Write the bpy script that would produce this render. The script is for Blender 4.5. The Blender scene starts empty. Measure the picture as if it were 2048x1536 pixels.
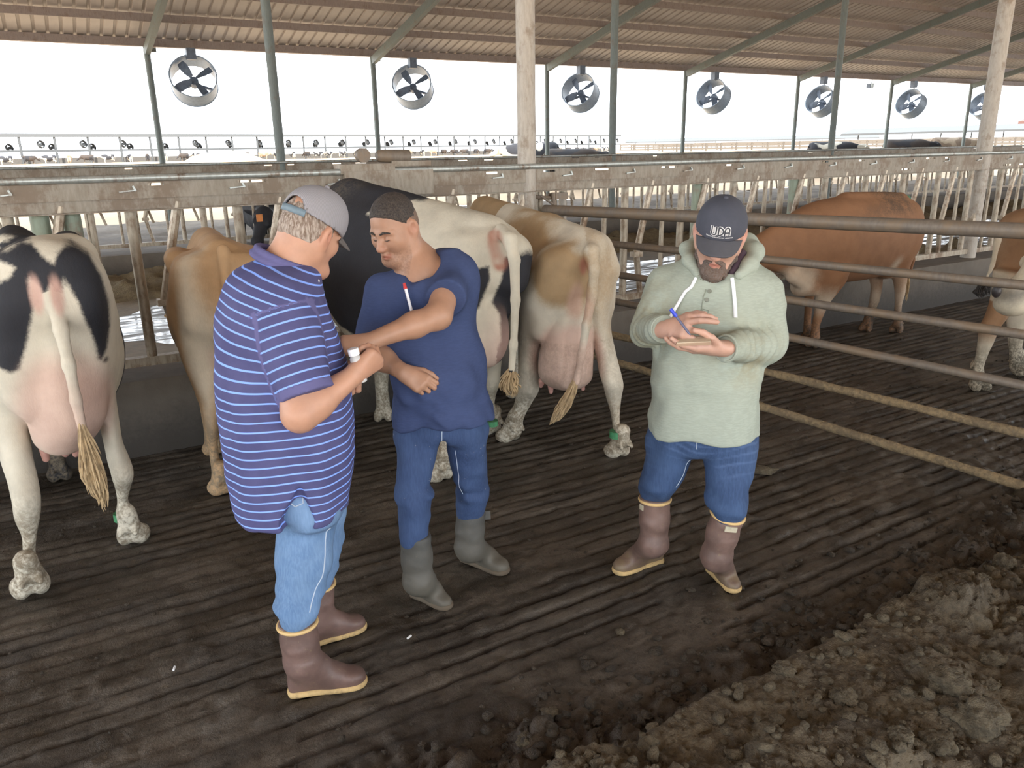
import bpy, bmesh, math, random
import numpy as np
from mathutils import Vector, Matrix

S = bpy.context.scene
COL = S.collection
rnd = random.Random(7)

# ------------------------------------------------------------------ camera
FPX, PITCH, ROLL, YAW, CAMH = 1540.0, math.radians(16.9), math.radians(1.0), math.radians(60), 1.95
CC = np.array([0, 0, CAMH])
FW = np.array([math.cos(YAW)*math.cos(PITCH), math.sin(YAW)*math.cos(PITCH), -math.sin(PITCH)])
_rt = np.array([math.sin(YAW), -math.cos(YAW), 0.0]); _up = np.cross(_rt, FW)
RT = math.cos(ROLL)*_rt - math.sin(ROLL)*_up
UP = math.cos(ROLL)*_up + math.sin(ROLL)*_rt
HU = np.array([math.sin(YAW), -math.cos(YAW), 0.0])      # horizontal right
HV = np.array([math.cos(YAW), math.sin(YAW), 0.0])       # horizontal away
ZV = np.array([0, 0, 1.0])
cd = bpy.data.cameras.new('camera'); cam = bpy.data.objects.new('camera', cd); COL.objects.link(cam)
cd.sensor_fit = 'HORIZONTAL'; cd.sensor_width = 36.0; cd.lens = 36.0*FPX/2048
cd.clip_start = 0.05; cd.clip_end = 3000
R = Matrix((RT, UP, -FW)).transposed().to_4x4(); R.translation = Vector(CC)
cam.matrix_world = R; S.camera = cam

# ------------------------------------------------------------------ light
S.view_settings.view_transform = 'Standard'; S.view_settings.look = 'None'
S.view_settings.gamma = 1.0; S.view_settings.use_curve_mapping = False
S.view_settings.exposure = 1.9
w = bpy.data.worlds.new('sky'); S.world = w; w.use_nodes = True
bg = w.node_tree.nodes['Background']
bg.inputs['Color'].default_value = (0.86, 0.93, 1.0, 1); bg.inputs['Strength'].default_value = 1.5
sl = bpy.data.lights.new('sun', 'SUN'); sl.energy = 4.0; sl.angle = 0.01; sl.color = (1.0, 0.93, 0.82)
sun = bpy.data.objects.new('sun', sl); COL.objects.link(sun)
sun.rotation_euler = Vector((0.25, 0.70, -0.80)).to_track_quat('-Z', 'Y').to_euler()
try:
    S.cycles.use_denoising = True
    S.cycles.max_bounces = 8; S.cycles.diffuse_bounces = 5
    S.cycles.sample_clamp_indirect = 8.0
except Exception: pass

def ray(px, py): return FW + RT*((px-1024)/FPX) - UP*((py-768)/FPX)
def J(px, py, d):
    "point seen at (px,py) whose horizontal distance along the view is d"
    r = ray(px, py); return CC + r*(d/(r@HV))
def atz(px, py, z):
    r = ray(px, py); return CC + r*((z-CAMH)/r[2])
def aty(px, py, y):
    r = ray(px, py); return CC + r*(y/r[1])
def V3(*a): return np.array(a, float)
def nrm(v): v = np.asarray(v, float); return v/np.linalg.norm(v)

# ------------------------------------------------------------------ value noise (numpy)
def _hash(i, j, k, s):
    h = (i*374761393 + j*668265263 + k*2147483647 + s*974634511) & 0xffffffff
    h = ((h ^ (h >> 13))*1274126177) & 0xffffffff
    return ((h ^ (h >> 16)) & 0xffff)/65535.0
def vnoise(P, scale=1.0, seed=0):
    Q = np.asarray(P, np.float64)*scale; I = np.floor(Q).astype(np.int64); f = Q-I; f = f*f*(3-2*f)
    r = 0
    for a in (0, 1):
        wa = f[:, 0] if a else 1-f[:, 0]
        for b in (0, 1):
            wb = f[:, 1] if b else 1-f[:, 1]
            for c in (0, 1):
                wc = f[:, 2] if c else 1-f[:, 2]
                r = r + wa*wb*wc*_hash(I[:, 0]+a, I[:, 1]+b, I[:, 2]+c, seed)
    return r*2-1
def fbm(P, scale=1.0, oct=4, seed=0, gain=0.5):
    r = 0; a = 1.0
    for o in range(oct): r = r + a*vnoise(P, scale*2**o, seed+o); a *= gain
    return r

# ------------------------------------------------------------------ objects
def link(o, parent=None):
    COL.objects.link(o)
    if parent is not None: o.parent = parent
    return o
def tag(o, label=None, cat=None, group=None, kind=None):
    if label: o['label'] = label
    if cat: o['category'] = cat
    if group: o['group'] = group
    if kind: o['kind'] = kind
    return o
def empty(name, loc, label, cat, group=None):
    o = bpy.data.objects.new(name, None); o.location = Vector(loc); o.empty_display_size = .1
    link(o); return tag(o, label, cat, group)
def wloc(o):
    v = Vector((0, 0, 0))
    while o is not None: v += o.location; o = o.parent
    return v
def mesh_obj(name, V, F, mat, parent=None, smooth=True, attrs=None, origin=None):
    "numpy verts in WORLD coordinates, faces: (n,3)/(n,4) array or list; child origin sits at parent origin"
    V = np.asarray(V, np.float32)
    off = np.array(wloc(parent) if parent is not None else (origin if origin is not None else (0, 0, 0)), np.float32)
    me = bpy.data.meshes.new(name)
    if isinstance(F, np.ndarray):
        n, k = F.shape
        me.vertices.add(len(V)); me.vertices.foreach_set('co', (V-off).ravel())
        me.loops.add(n*k); me.loops.foreach_set('vertex_index', F.astype(np.int32).ravel())
        me.polygons.add(n); me.polygons.foreach_set('loop_start', np.arange(0, n*k, k, dtype=np.int32))
        me.update(calc_edges=True)
    else:
        me.from_pydata((V-off).tolist(), [], F); me.update()
    if smooth: me.polygons.foreach_set('use_smooth', np.ones(len(me.polygons), bool))
    if attrs:
        for k, a in attrs.items():
            at = me.attributes.new(k, 'FLOAT', 'POINT'); at.data.foreach_set('value', np.asarray(a, np.float32))
    if mat is not None: me.materials.append(mat)
    o = bpy.data.objects.new(name, me); link(o, parent)
    if parent is None: o.location = Vector(off.tolist())
    return o

class MB:
    "collects simple shapes (world coordinates) and builds ONE mesh object"
    def __init__(s): s.v = []; s.f = []
    def add(s, v, f):
        n = len(s.v); s.v += [tuple(map(float, p)) for p in v]; s.f += [tuple(i+n for i in q) for q in f]; return s
    def box(s, lo, hi):
        (a, b, c), (d, e, g) = lo, hi
        return s.add([(a,b,c),(d,b,c),(d,e,c),(a,e,c),(a,b,g),(d,b,g),(d,e,g),(a,e,g)],
                     [(3,2,1,0),(4,5,6,7),(0,1,5,4),(1,2,6,5),(2,3,7,6),(3,0,4,7)])
    def obox(s, c, ax, ay, az):
        "box with centre c and half-axis vectors"
        c, ax, ay, az = map(np.asarray, (c, ax, ay, az))
        v = [c+i*ax+j*ay+k*az for k in (-1, 1) for i, j in ((-1,-1),(1,-1),(1,1),(-1,1))]
        return s.add(v, [(3,2,1,0),(4,5,6,7),(0,1,5,4),(1,2,6,5),(2,3,7,6),(3,0,4,7)])
    def bar(s, a, b, hw, hh, up=(0, 0, 1)):
        a, b = np.asarray(a, float), np.asarray(b, float); d = nrm(b-a); sd = np.cross(d, up)
        if np.linalg.norm(sd) < 1e-3: sd = np.array([1.0, 0, 0])
        sd = nrm(sd); u = np.cross(sd, d)
        return s.obox((a+b)/2, (b-a)/2, sd*hw, u*hh)
    def tube(s, pts, rad, n=12, caps=True):
        pts = [np.asarray(p, float) for p in pts]
        if np.isscalar(rad): rad = [rad]*len(pts)
        d0 = nrm(pts[1]-pts[0]); sd = np.cross(d0, ZV)
        if np.linalg.norm(sd) < 1e-2: sd = np.array([1.0, 0, 0])
        vs = []; fs = []
        for i, p in enumerate(pts):
            d = nrm(pts[min(i+1, len(pts)-1)]-pts[max(i-1, 0)])
            sd = nrm(sd-d*(sd@d)); u = np.cross(d, sd)
            for k in range(n):
                t = 2*math.pi*k/n; vs.append(p+rad[i]*(math.cos(t)*sd+math.sin(t)*u))
        for i in range(len(pts)-1):
            for k in range(n):
                k2 = (k+1) % n; fs.append((i*n+k, i*n+k2, (i+1)*n+k2, (i+1)*n+k))
        if caps:
            fs.append(tuple(range(n-1, -1, -1))); m = (len(pts)-1)*n; fs.append(tuple(m+k for k in range(n)))
        return s.add(vs, fs)
    def build(s, name, mat, parent=None, smooth=False, origin=None):
        if origin is None and parent is None:
            a = np.array(s.v); origin = (a.min(0)+a.max(0))/2; origin[2] = a[:, 2].min()
        o = mesh_obj(name, s.v, s.f, mat, parent, smooth, origin=origin)
        if smooth:
            try: o.data.set_sharp_from_angle(angle=math.radians(40))
            except Exception: pass
        return o

# ------------------------------------------------------------------ SDF engine: smooth unions meshed with surface nets
class SDF:
    def __init__(s): s.ops = []; s.disp = None
    def _add(s, fn, c, r, k, sign): s.ops.append((fn, np.asarray(c, float), float(r), k, sign)); return s
    def cap(s, a, b, ra, rb=None, k=.02, sign=1, flat=None, cut=None):
        "tapered capsule; flat=(axis,factor) squashes the section; cut=[(point,normal)..] trims it"
        rb = ra if rb is None else rb; a = np.asarray(a, float); b = np.asarray(b, float); ba = b-a; L = max(ba@ba, 1e-9)
        def fn(P):
            pa = P-a; h = np.clip(pa@ba/L, 0, 1); q = pa-h[:, None]*ba; rr = ra+(rb-ra)*h
            if flat is not None:
                n, f = flat; n = nrm(n); t = q@n; q = q+np.outer(t*(1/f-1), n); d = (np.linalg.norm(q, axis=1)-rr)*min(1, f*1.3)
            else: d = np.linalg.norm(q, axis=1)-rr
            if cut:
                for cp, cn in cut: d = np.maximum(d, (P-cp)@nrm(cn))
            return d
        return s._add(fn, (a+b)/2, math.sqrt(L)/2+max(ra, rb)*(max(1, flat[1]) if flat else 1), k, sign)
    def chain(s, pts, rad, k=.02, sign=1, flat=None):
        for i in range(len(pts)-1): s.cap(pts[i], pts[i+1], rad[i], rad[i+1], k=k, sign=sign, flat=flat)
        return s
    def ell(s, c, r, B=None, k=.02, sign=1):
        "ellipsoid, B = rows of axes"
        c = np.asarray(c, float); r = np.asarray(r, float); B = np.eye(3) if B is None else np.asarray(B, float)
        def fn(P):
            q = (P-c)@B.T; k0 = np.linalg.norm(q/r, axis=1); k1 = np.linalg.norm(q/(r*r), axis=1)
            return k0*(k0-1)/np.maximum(k1, 1e-9)
        return s._add(fn, c, r.max(), k, sign)
    def loft(s, o, axes, st, k=.02, sign=1, n=2.0, endk=.03, cut=None):
        "elliptic sections along axis w: st rows = (t, cu, cv, a, b)"
        u, v, wv = [nrm(x) for x in axes]; o = np.asarray(o, float); st = np.array(sorted(st), float)
        T = st[:, 0]; tt = np.linspace(T[0], T[-1], 96); tab = []
        for c in range(1, 5):
            y = st[:, c]; m = np.gradient(y, T) if len(T) > 2 else np.full(2, (y[1]-y[0])/(T[1]-T[0]))
            if len(T) > 2:   # monotone limiter
                dl = np.diff(y)/np.diff(T)
                for i in range(1, len(T)-1):
                    if dl[i-1]*dl[i] <= 0: m[i] = 0
                    else: m[i] = math.copysign(min(abs(m[i]), 3*min(abs(dl[i-1]), abs(dl[i]))), dl[i])
                m[0] = dl[0]; m[-1] = dl[-1]
            i = np.clip(np.searchsorted(T, tt, 'right')-1, 0, len(T)-2); h = T[i+1]-T[i]; x = (tt-T[i])/h
            tab.append((2*x**3-3*x**2+1)*y[i]+(x**3-2*x**2+x)*h*m[i]+(-2*x**3+3*x**2)*y[i+1]+(x**3-x**2)*h*m[i+1])
        cu, cv, A, Bb = tab; A = np.maximum(A, .004); Bb = np.maximum(Bb, .004); t0, t1 = T[0], T[-1]
        def fn(P):
            q = P-o; t = q@wv; a = np.interp(t, tt, A); b = np.interp(t, tt, Bb)
            x = np.abs(q@u-np.interp(t, tt, cu))/a; y = np.abs(q@v-np.interp(t, tt, cv))/b
            g = (x**n+y**n)**(1/n); d = (g-1)*np.minimum(a, b)
            dz = np.maximum(t0-t, t-t1)
            if endk > 0:
                hh = np.maximum(endk-np.abs(d-dz), 0)/endk; d = np.maximum(d, dz)+hh*hh*endk*.25
            else: d = np.maximum(d, dz)
            if cut:
                for cp, cn in cut: d = np.maximum(d, (P-cp)@nrm(cn))
            return d
        mid = (t0+t1)/2; c = o+wv*mid+u*cu.mean()+v*cv.mean()
        rr = math.hypot((t1-t0)/2, max((np.abs(cu-cu.mean())+A).max(), (np.abs(cv-cv.mean())+Bb).max())*1.42)
        return s._add(fn, c, rr, k, sign)
    def fn(s, f, c, r, k=.01, sign=1): return s._add(f, c, r, k, sign)
    def eval(s, P):
        P = np.asarray(P, float); d = np.full(len(P), 10.0)
        if len(P) == 0: return d
        lo, hi = P.min(0), P.max(0)
        for f, c, r, k, sign in s.ops:
            gap = np.linalg.norm(np.maximum(np.maximum(lo-c, c-hi), 0))
            if gap > r+k+.06: continue
            e = f(P)
            if sign > 0:
                h = np.maximum(k-np.abs(d-e), 0)/max(k, 1e-6); d = np.minimum(d, e)-h*h*k*.25
            elif sign < 0:
                e = -e; h = np.maximum(k-np.abs(d-e), 0)/max(k, 1e-6); d = np.maximum(d, e)+h*h*k*.25
            else:
                h = np.maximum(k-np.abs(d-e), 0)/max(k, 1e-6); d = np.maximum(d, e)+h*h*k*.25
        if s.disp is not None:
            m = np.abs(d) < .12
            if m.any(): d[m] = d[m]+s.disp(P[m])
        return d
    def mesh(s, h, smooth=1, pad=None):
        pos = [o for o in s.ops if o[4] > 0]
        lo = np.min([o[1]-o[2] for o in pos], 0)-3*h-.01; hi = np.max([o[1]+o[2] for o in pos], 0)+3*h+.01
        B = 8; nb = np.ceil((hi-lo)/(h*B)).astype(int)+1
        bi = np.stack(np.meshgrid(*[np.arange(n) for n in nb], indexing='ij'), -1).reshape(-1, 3)
        bc = lo+(bi*B+(B-1)/2)*h; dc = np.empty(len(bc))
        # evaluate block centres in slabs so that culling works
        SB = 4; key = (bi//SB)@np.array([1000000, 1000, 1]); order = np.argsort(key, kind='stable'); ks = key[order]
        cuts = np.flatnonzero(np.diff(ks))+1
        for g in np.split(order, cuts): dc[g] = s.eval(bc[g])
        rad = B*h*.5*1.733
        act = np.abs(dc) < rad*1.25+.012
        N = nb*B; Vv = np.empty(N, np.float32)
        sgn = dc.reshape(nb); Vv[:] = np.repeat(np.repeat(np.repeat(sgn, B, 0), B, 1), B, 2)
        loc = np.stack(np.meshgrid(*[np.arange(B)]*3, indexing='ij'), -1).reshape(-1, 3)
        A = bi[act]; key = (A//2)@np.array([1000000, 1000, 1]); order = np.argsort(key, kind='stable'); ks = key[order]
        for g in np.split(order, np.flatnonzero(np.diff(ks))+1):
            I = (A[g][:, None, :]*B+loc[None]).reshape(-1, 3)
            Vv[I[:, 0], I[:, 1], I[:, 2]] = s.eval(lo+I*h)
        ins = Vv < 0
        # surface nets
        n0, n1, n2 = N; cnt = np.zeros((n0-1, n1-1, n2-1), np.int8)
        for a in (0, 1):
            for b in (0, 1):
                for c in (0, 1): cnt += ins[a:n0-1+a, b:n1-1+b, c:n2-1+c]
        cells = np.argwhere((cnt > 0) & (cnt < 8)); idx = np.full(cnt.shape, -1, np.int32)
        idx[cells[:, 0], cells[:, 1], cells[:, 2]] = np.arange(len(cells))
        cor = [(a, b, c) for a in (0, 1) for b in (0, 1) for c in (0, 1)]
        val = np.stack([Vv[cells[:, 0]+a, cells[:, 1]+b, cells[:, 2]+c] for a, b, c in cor], 1).astype(float)
        acc = np.zeros((len(cells), 3)); num = np.zeros(len(cells))
        for i in range(8):
            for j in range(i+1, 8):
                df = np.abs(np.subtract(cor[i], cor[j]))
                if df.sum() != 1: continue
                m = (val[:, i] < 0) != (val[:, j] < 0)
                t = val[m, i]/(val[m, i]-val[m, j])
                acc[m] += np.array(cor[i])+t[:, None]*(np.array(cor[j])-np.array(cor[i])); num[m] += 1
        Pv = lo+(cells+acc/num[:, None])*h
        quads = []
        for ax in range(3):
            sl0 = [slice(None)]*3; sl1 = [slice(None)]*3; sl0[ax] = slice(0, -1); sl1[ax] = slice(1, None)
            a = ins[tuple(sl0)]; b = ins[tuple(sl1)]; E = np.argwhere(a != b)
            o1, o2 = [(1, 2), (2, 0), (0, 1)][ax]
            E = E[(E[:, o1] > 0) & (E[:, o2] > 0) & (E[:, o1] < N[o1]-1) & (E[:, o2] < N[o2]-1)]
            fl = ins[E[:, 0], E[:, 1], E[:, 2]]
            def cell(d1, d2):
                c = E.copy(); c[:, o1] -= d1; c[:, o2] -= d2; return idx[c[:, 0], c[:, 1], c[:, 2]]
            q = np.stack([cell(1, 1), cell(0, 1), cell(0, 0), cell(1, 0)], 1)
            q[~fl] = q[~fl][:, ::-1]; quads.append(q)
        Q = np.concatenate(quads); Q = Q[(Q >= 0).all(1)]
        for _ in range(smooth):
            e = np.concatenate([Q[:, [0, 1]], Q[:, [1, 2]], Q[:, [2, 3]], Q[:, [3, 0]]])
            sm = np.stack([np.bincount(e[:, 0], Pv[e[:, 1], c], len(Pv)) for c in range(3)], 1)
            ct = np.bincount(e[:, 0], minlength=len(Pv))[:, None]
            Pv = Pv+.5*(sm/np.maximum(ct, 1)-Pv)
        return Pv, Q
def sdf_obj(name, sd, h, mat, parent=None, attrs=None, smooth=1, origin=None):
    V, Q = sd.mesh(h, smooth)
    at = {k: f(V) for k, f in attrs.items()} if attrs else None
    return mesh_obj(name, V, Q, mat, parent, True, at, origin)
def sstep(x, a, b): t = np.clip((x-a)/(b-a), 0, 1); return t*t*(3-2*t)
def poly_sd(U, poly):
    "signed distance to a polygon, positive inside; U (n,2)"
    poly = np.asarray(poly, float); n = len(poly); best = np.full(len(U), 1e9); ins = np.zeros(len(U), bool)
    for i in range(n):
        a, b = poly[i], poly[(i+1) % n]; ab = b-a; t = np.clip(((U-a)@ab)/max(ab@ab, 1e-12), 0, 1)
        best = np.minimum(best, np.linalg.norm(U-a-t[:, None]*ab, axis=1))
        c = (a[1] > U[:, 1]) != (b[1] > U[:, 1])
        with np.errstate(divide='ignore', invalid='ignore'):
            xx = (b[0]-a[0])*(U[:, 1]-a[1])/(b[1]-a[1])+a[0]
        ins ^= c & (U[:, 0] < xx)
    return np.where(ins, best, -best)

# ------------------------------------------------------------------ materials
class NT:
    "tiny node builder"
    def __init__(s, name):
        s.m = bpy.data.materials.new(name); s.m.use_nodes = True; s.t = s.m.node_tree; s.n = s.t.nodes
        s.p = s.n['Principled BSDF']; s.tc = None
    def L(s, a, b): s.t.links.new(a, b)
    def co(s, kind='Object', scale=None):
        if s.tc is None: s.tc = s.n.new('ShaderNodeTexCoord')
        o = s.tc.outputs[kind]
        if scale is not None:
            mp = s.n.new('ShaderNodeMapping'); mp.inputs['Scale'].default_value = scale; s.L(o, mp.inputs['Vector']); o = mp.outputs['Vector']
        return o
    def noise(s, scale, detail=4, rough=.55, vec=None, dist=0.0):
        n = s.n.new('ShaderNodeTexNoise'); n.inputs['Scale'].default_value = scale; n.inputs['Detail'].default_value = detail
        n.inputs['Roughness'].default_value = rough; n.inputs['Distortion'].default_value = dist
        s.L(vec if vec is not None else s.co(), n.inputs['Vector']); return n.outputs['Fac']
    def voro(s, scale, vec=None, feature='F1'):
        n = s.n.new('ShaderNodeTexVoronoi'); n.inputs['Scale'].default_value = scale; n.feature = feature
        s.L(vec if vec is not None else s.co(), n.inputs['Vector']); return n.outputs['Distance']
    def attr(s, name):
        n = s.n.new('ShaderNodeAttribute'); n.attribute_name = name; return n.outputs['Fac']
    def math(s, op, a, b=None, c=None):
        n = s.n.new('ShaderNodeMath'); n.operation = op
        for i, x in enumerate((a, b, c)):
            if x is None: continue
            if isinstance(x, (int, float)): n.inputs[i].default_value = x
            else: s.L(x, n.inputs[i])
        return n.outputs[0]
    def rng(s, x, a, b, c=0.0, d=1.0):
        n = s.n.new('ShaderNodeMapRange'); n.interpolation_type = 'SMOOTHSTEP'
        for i, y in enumerate((x, a, b, c, d)):
            if isinstance(y, (int, float)): n.inputs[i].default_value = y
            else: s.L(y, n.inputs[i])
        return n.outputs[0]
    def mix(s, f, a, b):
        n = s.n.new('ShaderNodeMix'); n.data_type = 'RGBA'
        for sock, x in ((n.inputs[0], f), (n.inputs[6], a), (n.inputs[7], b)):
            if isinstance(x, (int, float)): sock.default_value = x
            elif isinstance(x, tuple): sock.default_value = (*x, 1) if len(x) == 3 else x
            else: s.L(x, sock)
        return n.outputs[2]
    def sep(s, vec):
        n = s.n.new('ShaderNodeSeparateXYZ'); s.L(vec, n.inputs[0]); return n.outputs
    def base(s, c):
        if isinstance(c, tuple): s.p.inputs['Base Color'].default_value = (*c, 1)
        else: s.L(c, s.p.inputs['Base Color'])
        return s
    def rough(s, r):
        if isinstance(r, (int, float)): s.p.inputs['Roughness'].default_value = r
        else: s.L(r, s.p.inputs['Roughness'])
        return s
    def set(s, k, v): s.p.inputs[k].default_value = v; return s
    def bump(s, hgt, strength=.3, dist=.01):
        b = s.n.new('ShaderNodeBump'); b.inputs['Strength'].default_value = strength; b.inputs['Distance'].default_value = dist
        s.L(hgt, b.inputs['Height']); s.L(b.outputs['Normal'], s.p.inputs['Normal']); return s
def simple(name, c, rough=.6, var=.25, scale=12, metal=0, bump=.0, c2=None):
    t = NT(name); n = t.noise(scale, 5, .6)
    d = tuple(x*(1-var) for x in c) if c2 is None else c2
    t.base(t.mix(t.rng(n, .3, .7), c, d)).rough(rough)
    if metal: t.set('Metallic', metal)
    if bump: t.bump(t.noise(scale*6, 4, .6), bump, .004)
    return t.m
# ================================================================== STRUCTURE
YC, YN, YF, YE = 5.5, 5.7, 13.7, 26.5          # curb face, near fence, far fence, far eave
ZE, SLP, YR = 5.03, .26, 9.7                   # eave underside, roof slope, ridge
EX0, EXS = 3.12, 6.98                          # bays
def roofz(y): return ZE+SLP*(YE-y) if y >= YR else ZE+SLP*(YE-YR)-SLP*(YR-y)

# --- materials of the setting
def floor_mat():
    t = NT('wet_manure_concrete'); v = t.co()
    st = t.co('Object', (.8, 1.7, 1))
    n1 = t.noise(2.2, 6, .65, st); n2 = t.noise(14, 5, .65, st); n3 = t.noise(75, 4, .75); n4 = t.noise(28, 5, .75)
    c = t.mix(t.rng(n1, .38, .66), (.042, .034, .026), (.105, .087, .068))
    c = t.mix(t.rng(n2, .5, .72, 0, .7), c, (.026, .019, .014))
    c = t.mix(t.rng(n4, .52, .68, 0, .6), c, (.024, .018, .013)); c = t.mix(t.rng(n3, .56, .7, 0, .55), c, (.15, .125, .095))
    c = t.mix(t.rng(t.noise(5.5, 5, .7), .6, .74, 0, .5), c, (.1, .07, .036))
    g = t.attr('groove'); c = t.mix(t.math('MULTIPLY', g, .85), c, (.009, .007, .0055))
    m = t.attr('muck'); c = t.mix(t.math('MULTIPLY', m, .8), c, t.mix(n2, (.02, .013, .008), (.06, .041, .023)))
    t.base(c); wet = t.rng(t.noise(1.6, 5, .6, st), .42, .62)
    t.rough(t.math('ADD', t.math('MULTIPLY', wet, .4), t.math('MULTIPLY_ADD', n3, .2, .2)))
    t.set('Specular IOR Level', .45)
    h = t.math('ADD', t.math('ADD', t.math('MULTIPLY', n2, .4), t.math('MULTIPLY', n4, .7)), t.math('MULTIPLY', n3, .35)); t.bump(h, .8, .014); return t.m
def dirt_mat(name, a, b, rough=.9, sc=3, bump=.5):
    t = NT(name); n1 = t.noise(sc, 6, .65); n2 = t.noise(sc*9, 4, .6)
    t.base(t.mix(t.rng(t.math('ADD', t.math('MULTIPLY', n1, .7), t.math('MULTIPLY', n2, .3)), .36, .64), a, b)).rough(rough)
    t.bump(t.math('ADD', n1, n2), bump, .02); return t.m
def conc_mat(name, a, b, dirt, zlo, zhi):
    t = NT(name); n = t.noise(3, 6, .65); n2 = t.noise(24, 5, .7)
    c = t.mix(t.rng(n, .3, .7), a, b); z = t.sep(t.co())[2]
    f = t.rng(t.math('ADD', z, t.math('MULTIPLY', t.math('SUBTRACT', n2, .5), .35)), zlo, zhi, 1, 0)
    t.base(t.mix(f, c, dirt)).rough(.8); t.bump(n2, .4, .01); return t.m
def galv_mat(name, a, b, rust, amt, rough=.5, metal=.35):
    t = NT(name); n = t.noise(5, 6, .7); n2 = t.noise(40, 4, .65, t.co('Object', (1, 1, .25)))
    c = t.mix(t.rng(n2, .3, .7), a, b)
    c = t.mix(t.rng(t.math('ADD', n, t.math('MULTIPLY', n2, .25)), .75-amt*.4, .95-amt*.4), c, rust)
    t.base(c).rough(rough).set('Metallic', metal); t.bump(n2, .25, .004); return t.m
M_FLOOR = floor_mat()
M_MOUND = dirt_mat('dried_manure', (.055, .042, .028), (.125, .098, .062), .92, 7, .7)
M_CURB = conc_mat('curb_concrete', (.15, .125, .098), (.095, .078, .06), (.042, .035, .028), .05, .5)
M_ALLEY = dirt_mat('feed_alley_concrete', (.12, .095, .065), (.2, .155, .1), .65, 1.2, .3)
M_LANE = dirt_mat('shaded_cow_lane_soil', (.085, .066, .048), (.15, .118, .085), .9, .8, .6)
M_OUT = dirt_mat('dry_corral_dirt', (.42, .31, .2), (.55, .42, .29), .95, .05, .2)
M_POST = galv_mat('weathered_post_steel', (.45, .405, .345), (.37, .33, .28), (.27, .215, .16), .35, .6, .1)
M_GREEN = galv_mat('faded_green_steel', (.28, .33, .25), (.24, .27, .2), (.25, .2, .15), .4, .6, .1)
M_RAFT = galv_mat('grey_green_rafter_paint', (.165, .19, .175), (.135, .155, .145), (.15, .13, .105), .25, .6, .1)
M_PURL = galv_mat('red_oxide_purlin', (.275, .22, .19), (.23, .185, .165), (.2, .14, .11), .3, .65, .05)
M_BEAM = galv_mat('rusty_galvanised_channel', (.33, .29, .235), (.26, .225, .175), (.21, .16, .115), .5, .65, .1)
M_BAR = galv_mat('worn_headlock_tube', (.43, .37, .285), (.3, .255, .19), (.2, .135, .085), .45, .5, .25)
M_RAIL = galv_mat('brown_steel_rail', (.2, .165, .13), (.145, .12, .098), (.21, .155, .105), .5, .55, .15)
M_DARK = simple('dark_metal', (.05, .055, .06), .5, .3)
def roof_mat():
    t = NT('roof_steel_underside'); n = t.noise(2, 4, .6); x = t.noise(30, 4, .6, t.co('Object', (1, .05, 1)))
    t.base(t.mix(t.rng(n, .3, .7), (.49, .43, .385), (.44, .385, .345))).rough(.55).set('Metallic', .0); t.bump(x, .1, .004); return t.m
M_ROOF = roof_mat()

def grid_mesh(name, xs, ys, zf, mat, kind='structure', extra=None, parent=None):
    X, Y = np.meshgrid(xs, ys, indexing='ij'); P = np.stack([X.ravel(), Y.ravel(), np.zeros(X.size)], 1)
    z, at = zf(P); P[:, 2] = z; nx, ny = len(xs), len(ys)
    i = (np.arange(nx-1)[:, None]*ny+np.arange(ny-1)[None]).ravel()
    F = np.stack([i, i+ny, i+ny+1, i+1], 1)
    o = mesh_obj(name, P, F, mat, parent, True, at); o['kind'] = kind; return o

# --- grooved concrete lane (every groove is geometry)
def lane_z(P):
    x, y = P[:, 0], P[:, 1]
    Q = np.stack([x*.7, y, 0*x], 1)
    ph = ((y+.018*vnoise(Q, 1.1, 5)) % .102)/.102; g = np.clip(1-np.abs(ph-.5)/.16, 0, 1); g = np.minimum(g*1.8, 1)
    R = np.stack([x*.45, y*1.6, 0*x], 1)
    fill = np.clip(sstep(fbm(R, 1.5, 4, 11), 0.0, .7)*.7+sstep(fbm(P, 3.2, 4, 13), .05, .5)*.7*sstep(y, 4.2, 2.2), 0, 1)                # caked manure fills grooves
    muck = sstep(y, 2.35, 1.7)*sstep(vnoise(Q, 1.3, 21)+(2.2-y)*1.6, .1, .7)
    muck = np.clip(muck+sstep(y, 2.05, 1.65)*.8, 0, 1)
    near = (x < 6)
    z = -.024*g*(1-fill)*(1-muck) + .004*fbm(np.stack([x*.5, y*2, 0*x], 1), 4, 3, 3)+.0035*fbm(P, 22, 2, 31)*(1-g*.5)
    lump = np.abs(fbm(P, 7, 4, 41)); lump2 = np.abs(fbm(P, 21, 3, 45))
    z = z+muck*(.07*lump+.035*lump2-.01)+(.012*sstep(fbm(P, 5, 3, 51), .35, .8)+.009*np.abs(fbm(P, 11, 4, 57, .6)))*(.35+.65*sstep(y, 4.0, 2.2))
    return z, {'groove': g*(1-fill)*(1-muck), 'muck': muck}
xs = np.concatenate([np.arange(-5, 6.5, .022), np.arange(6.5, 26, .09)])
grid_mesh('floor', xs, np.arange(1.15, 5.53, .017), lane_z, M_FLOOR)

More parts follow.
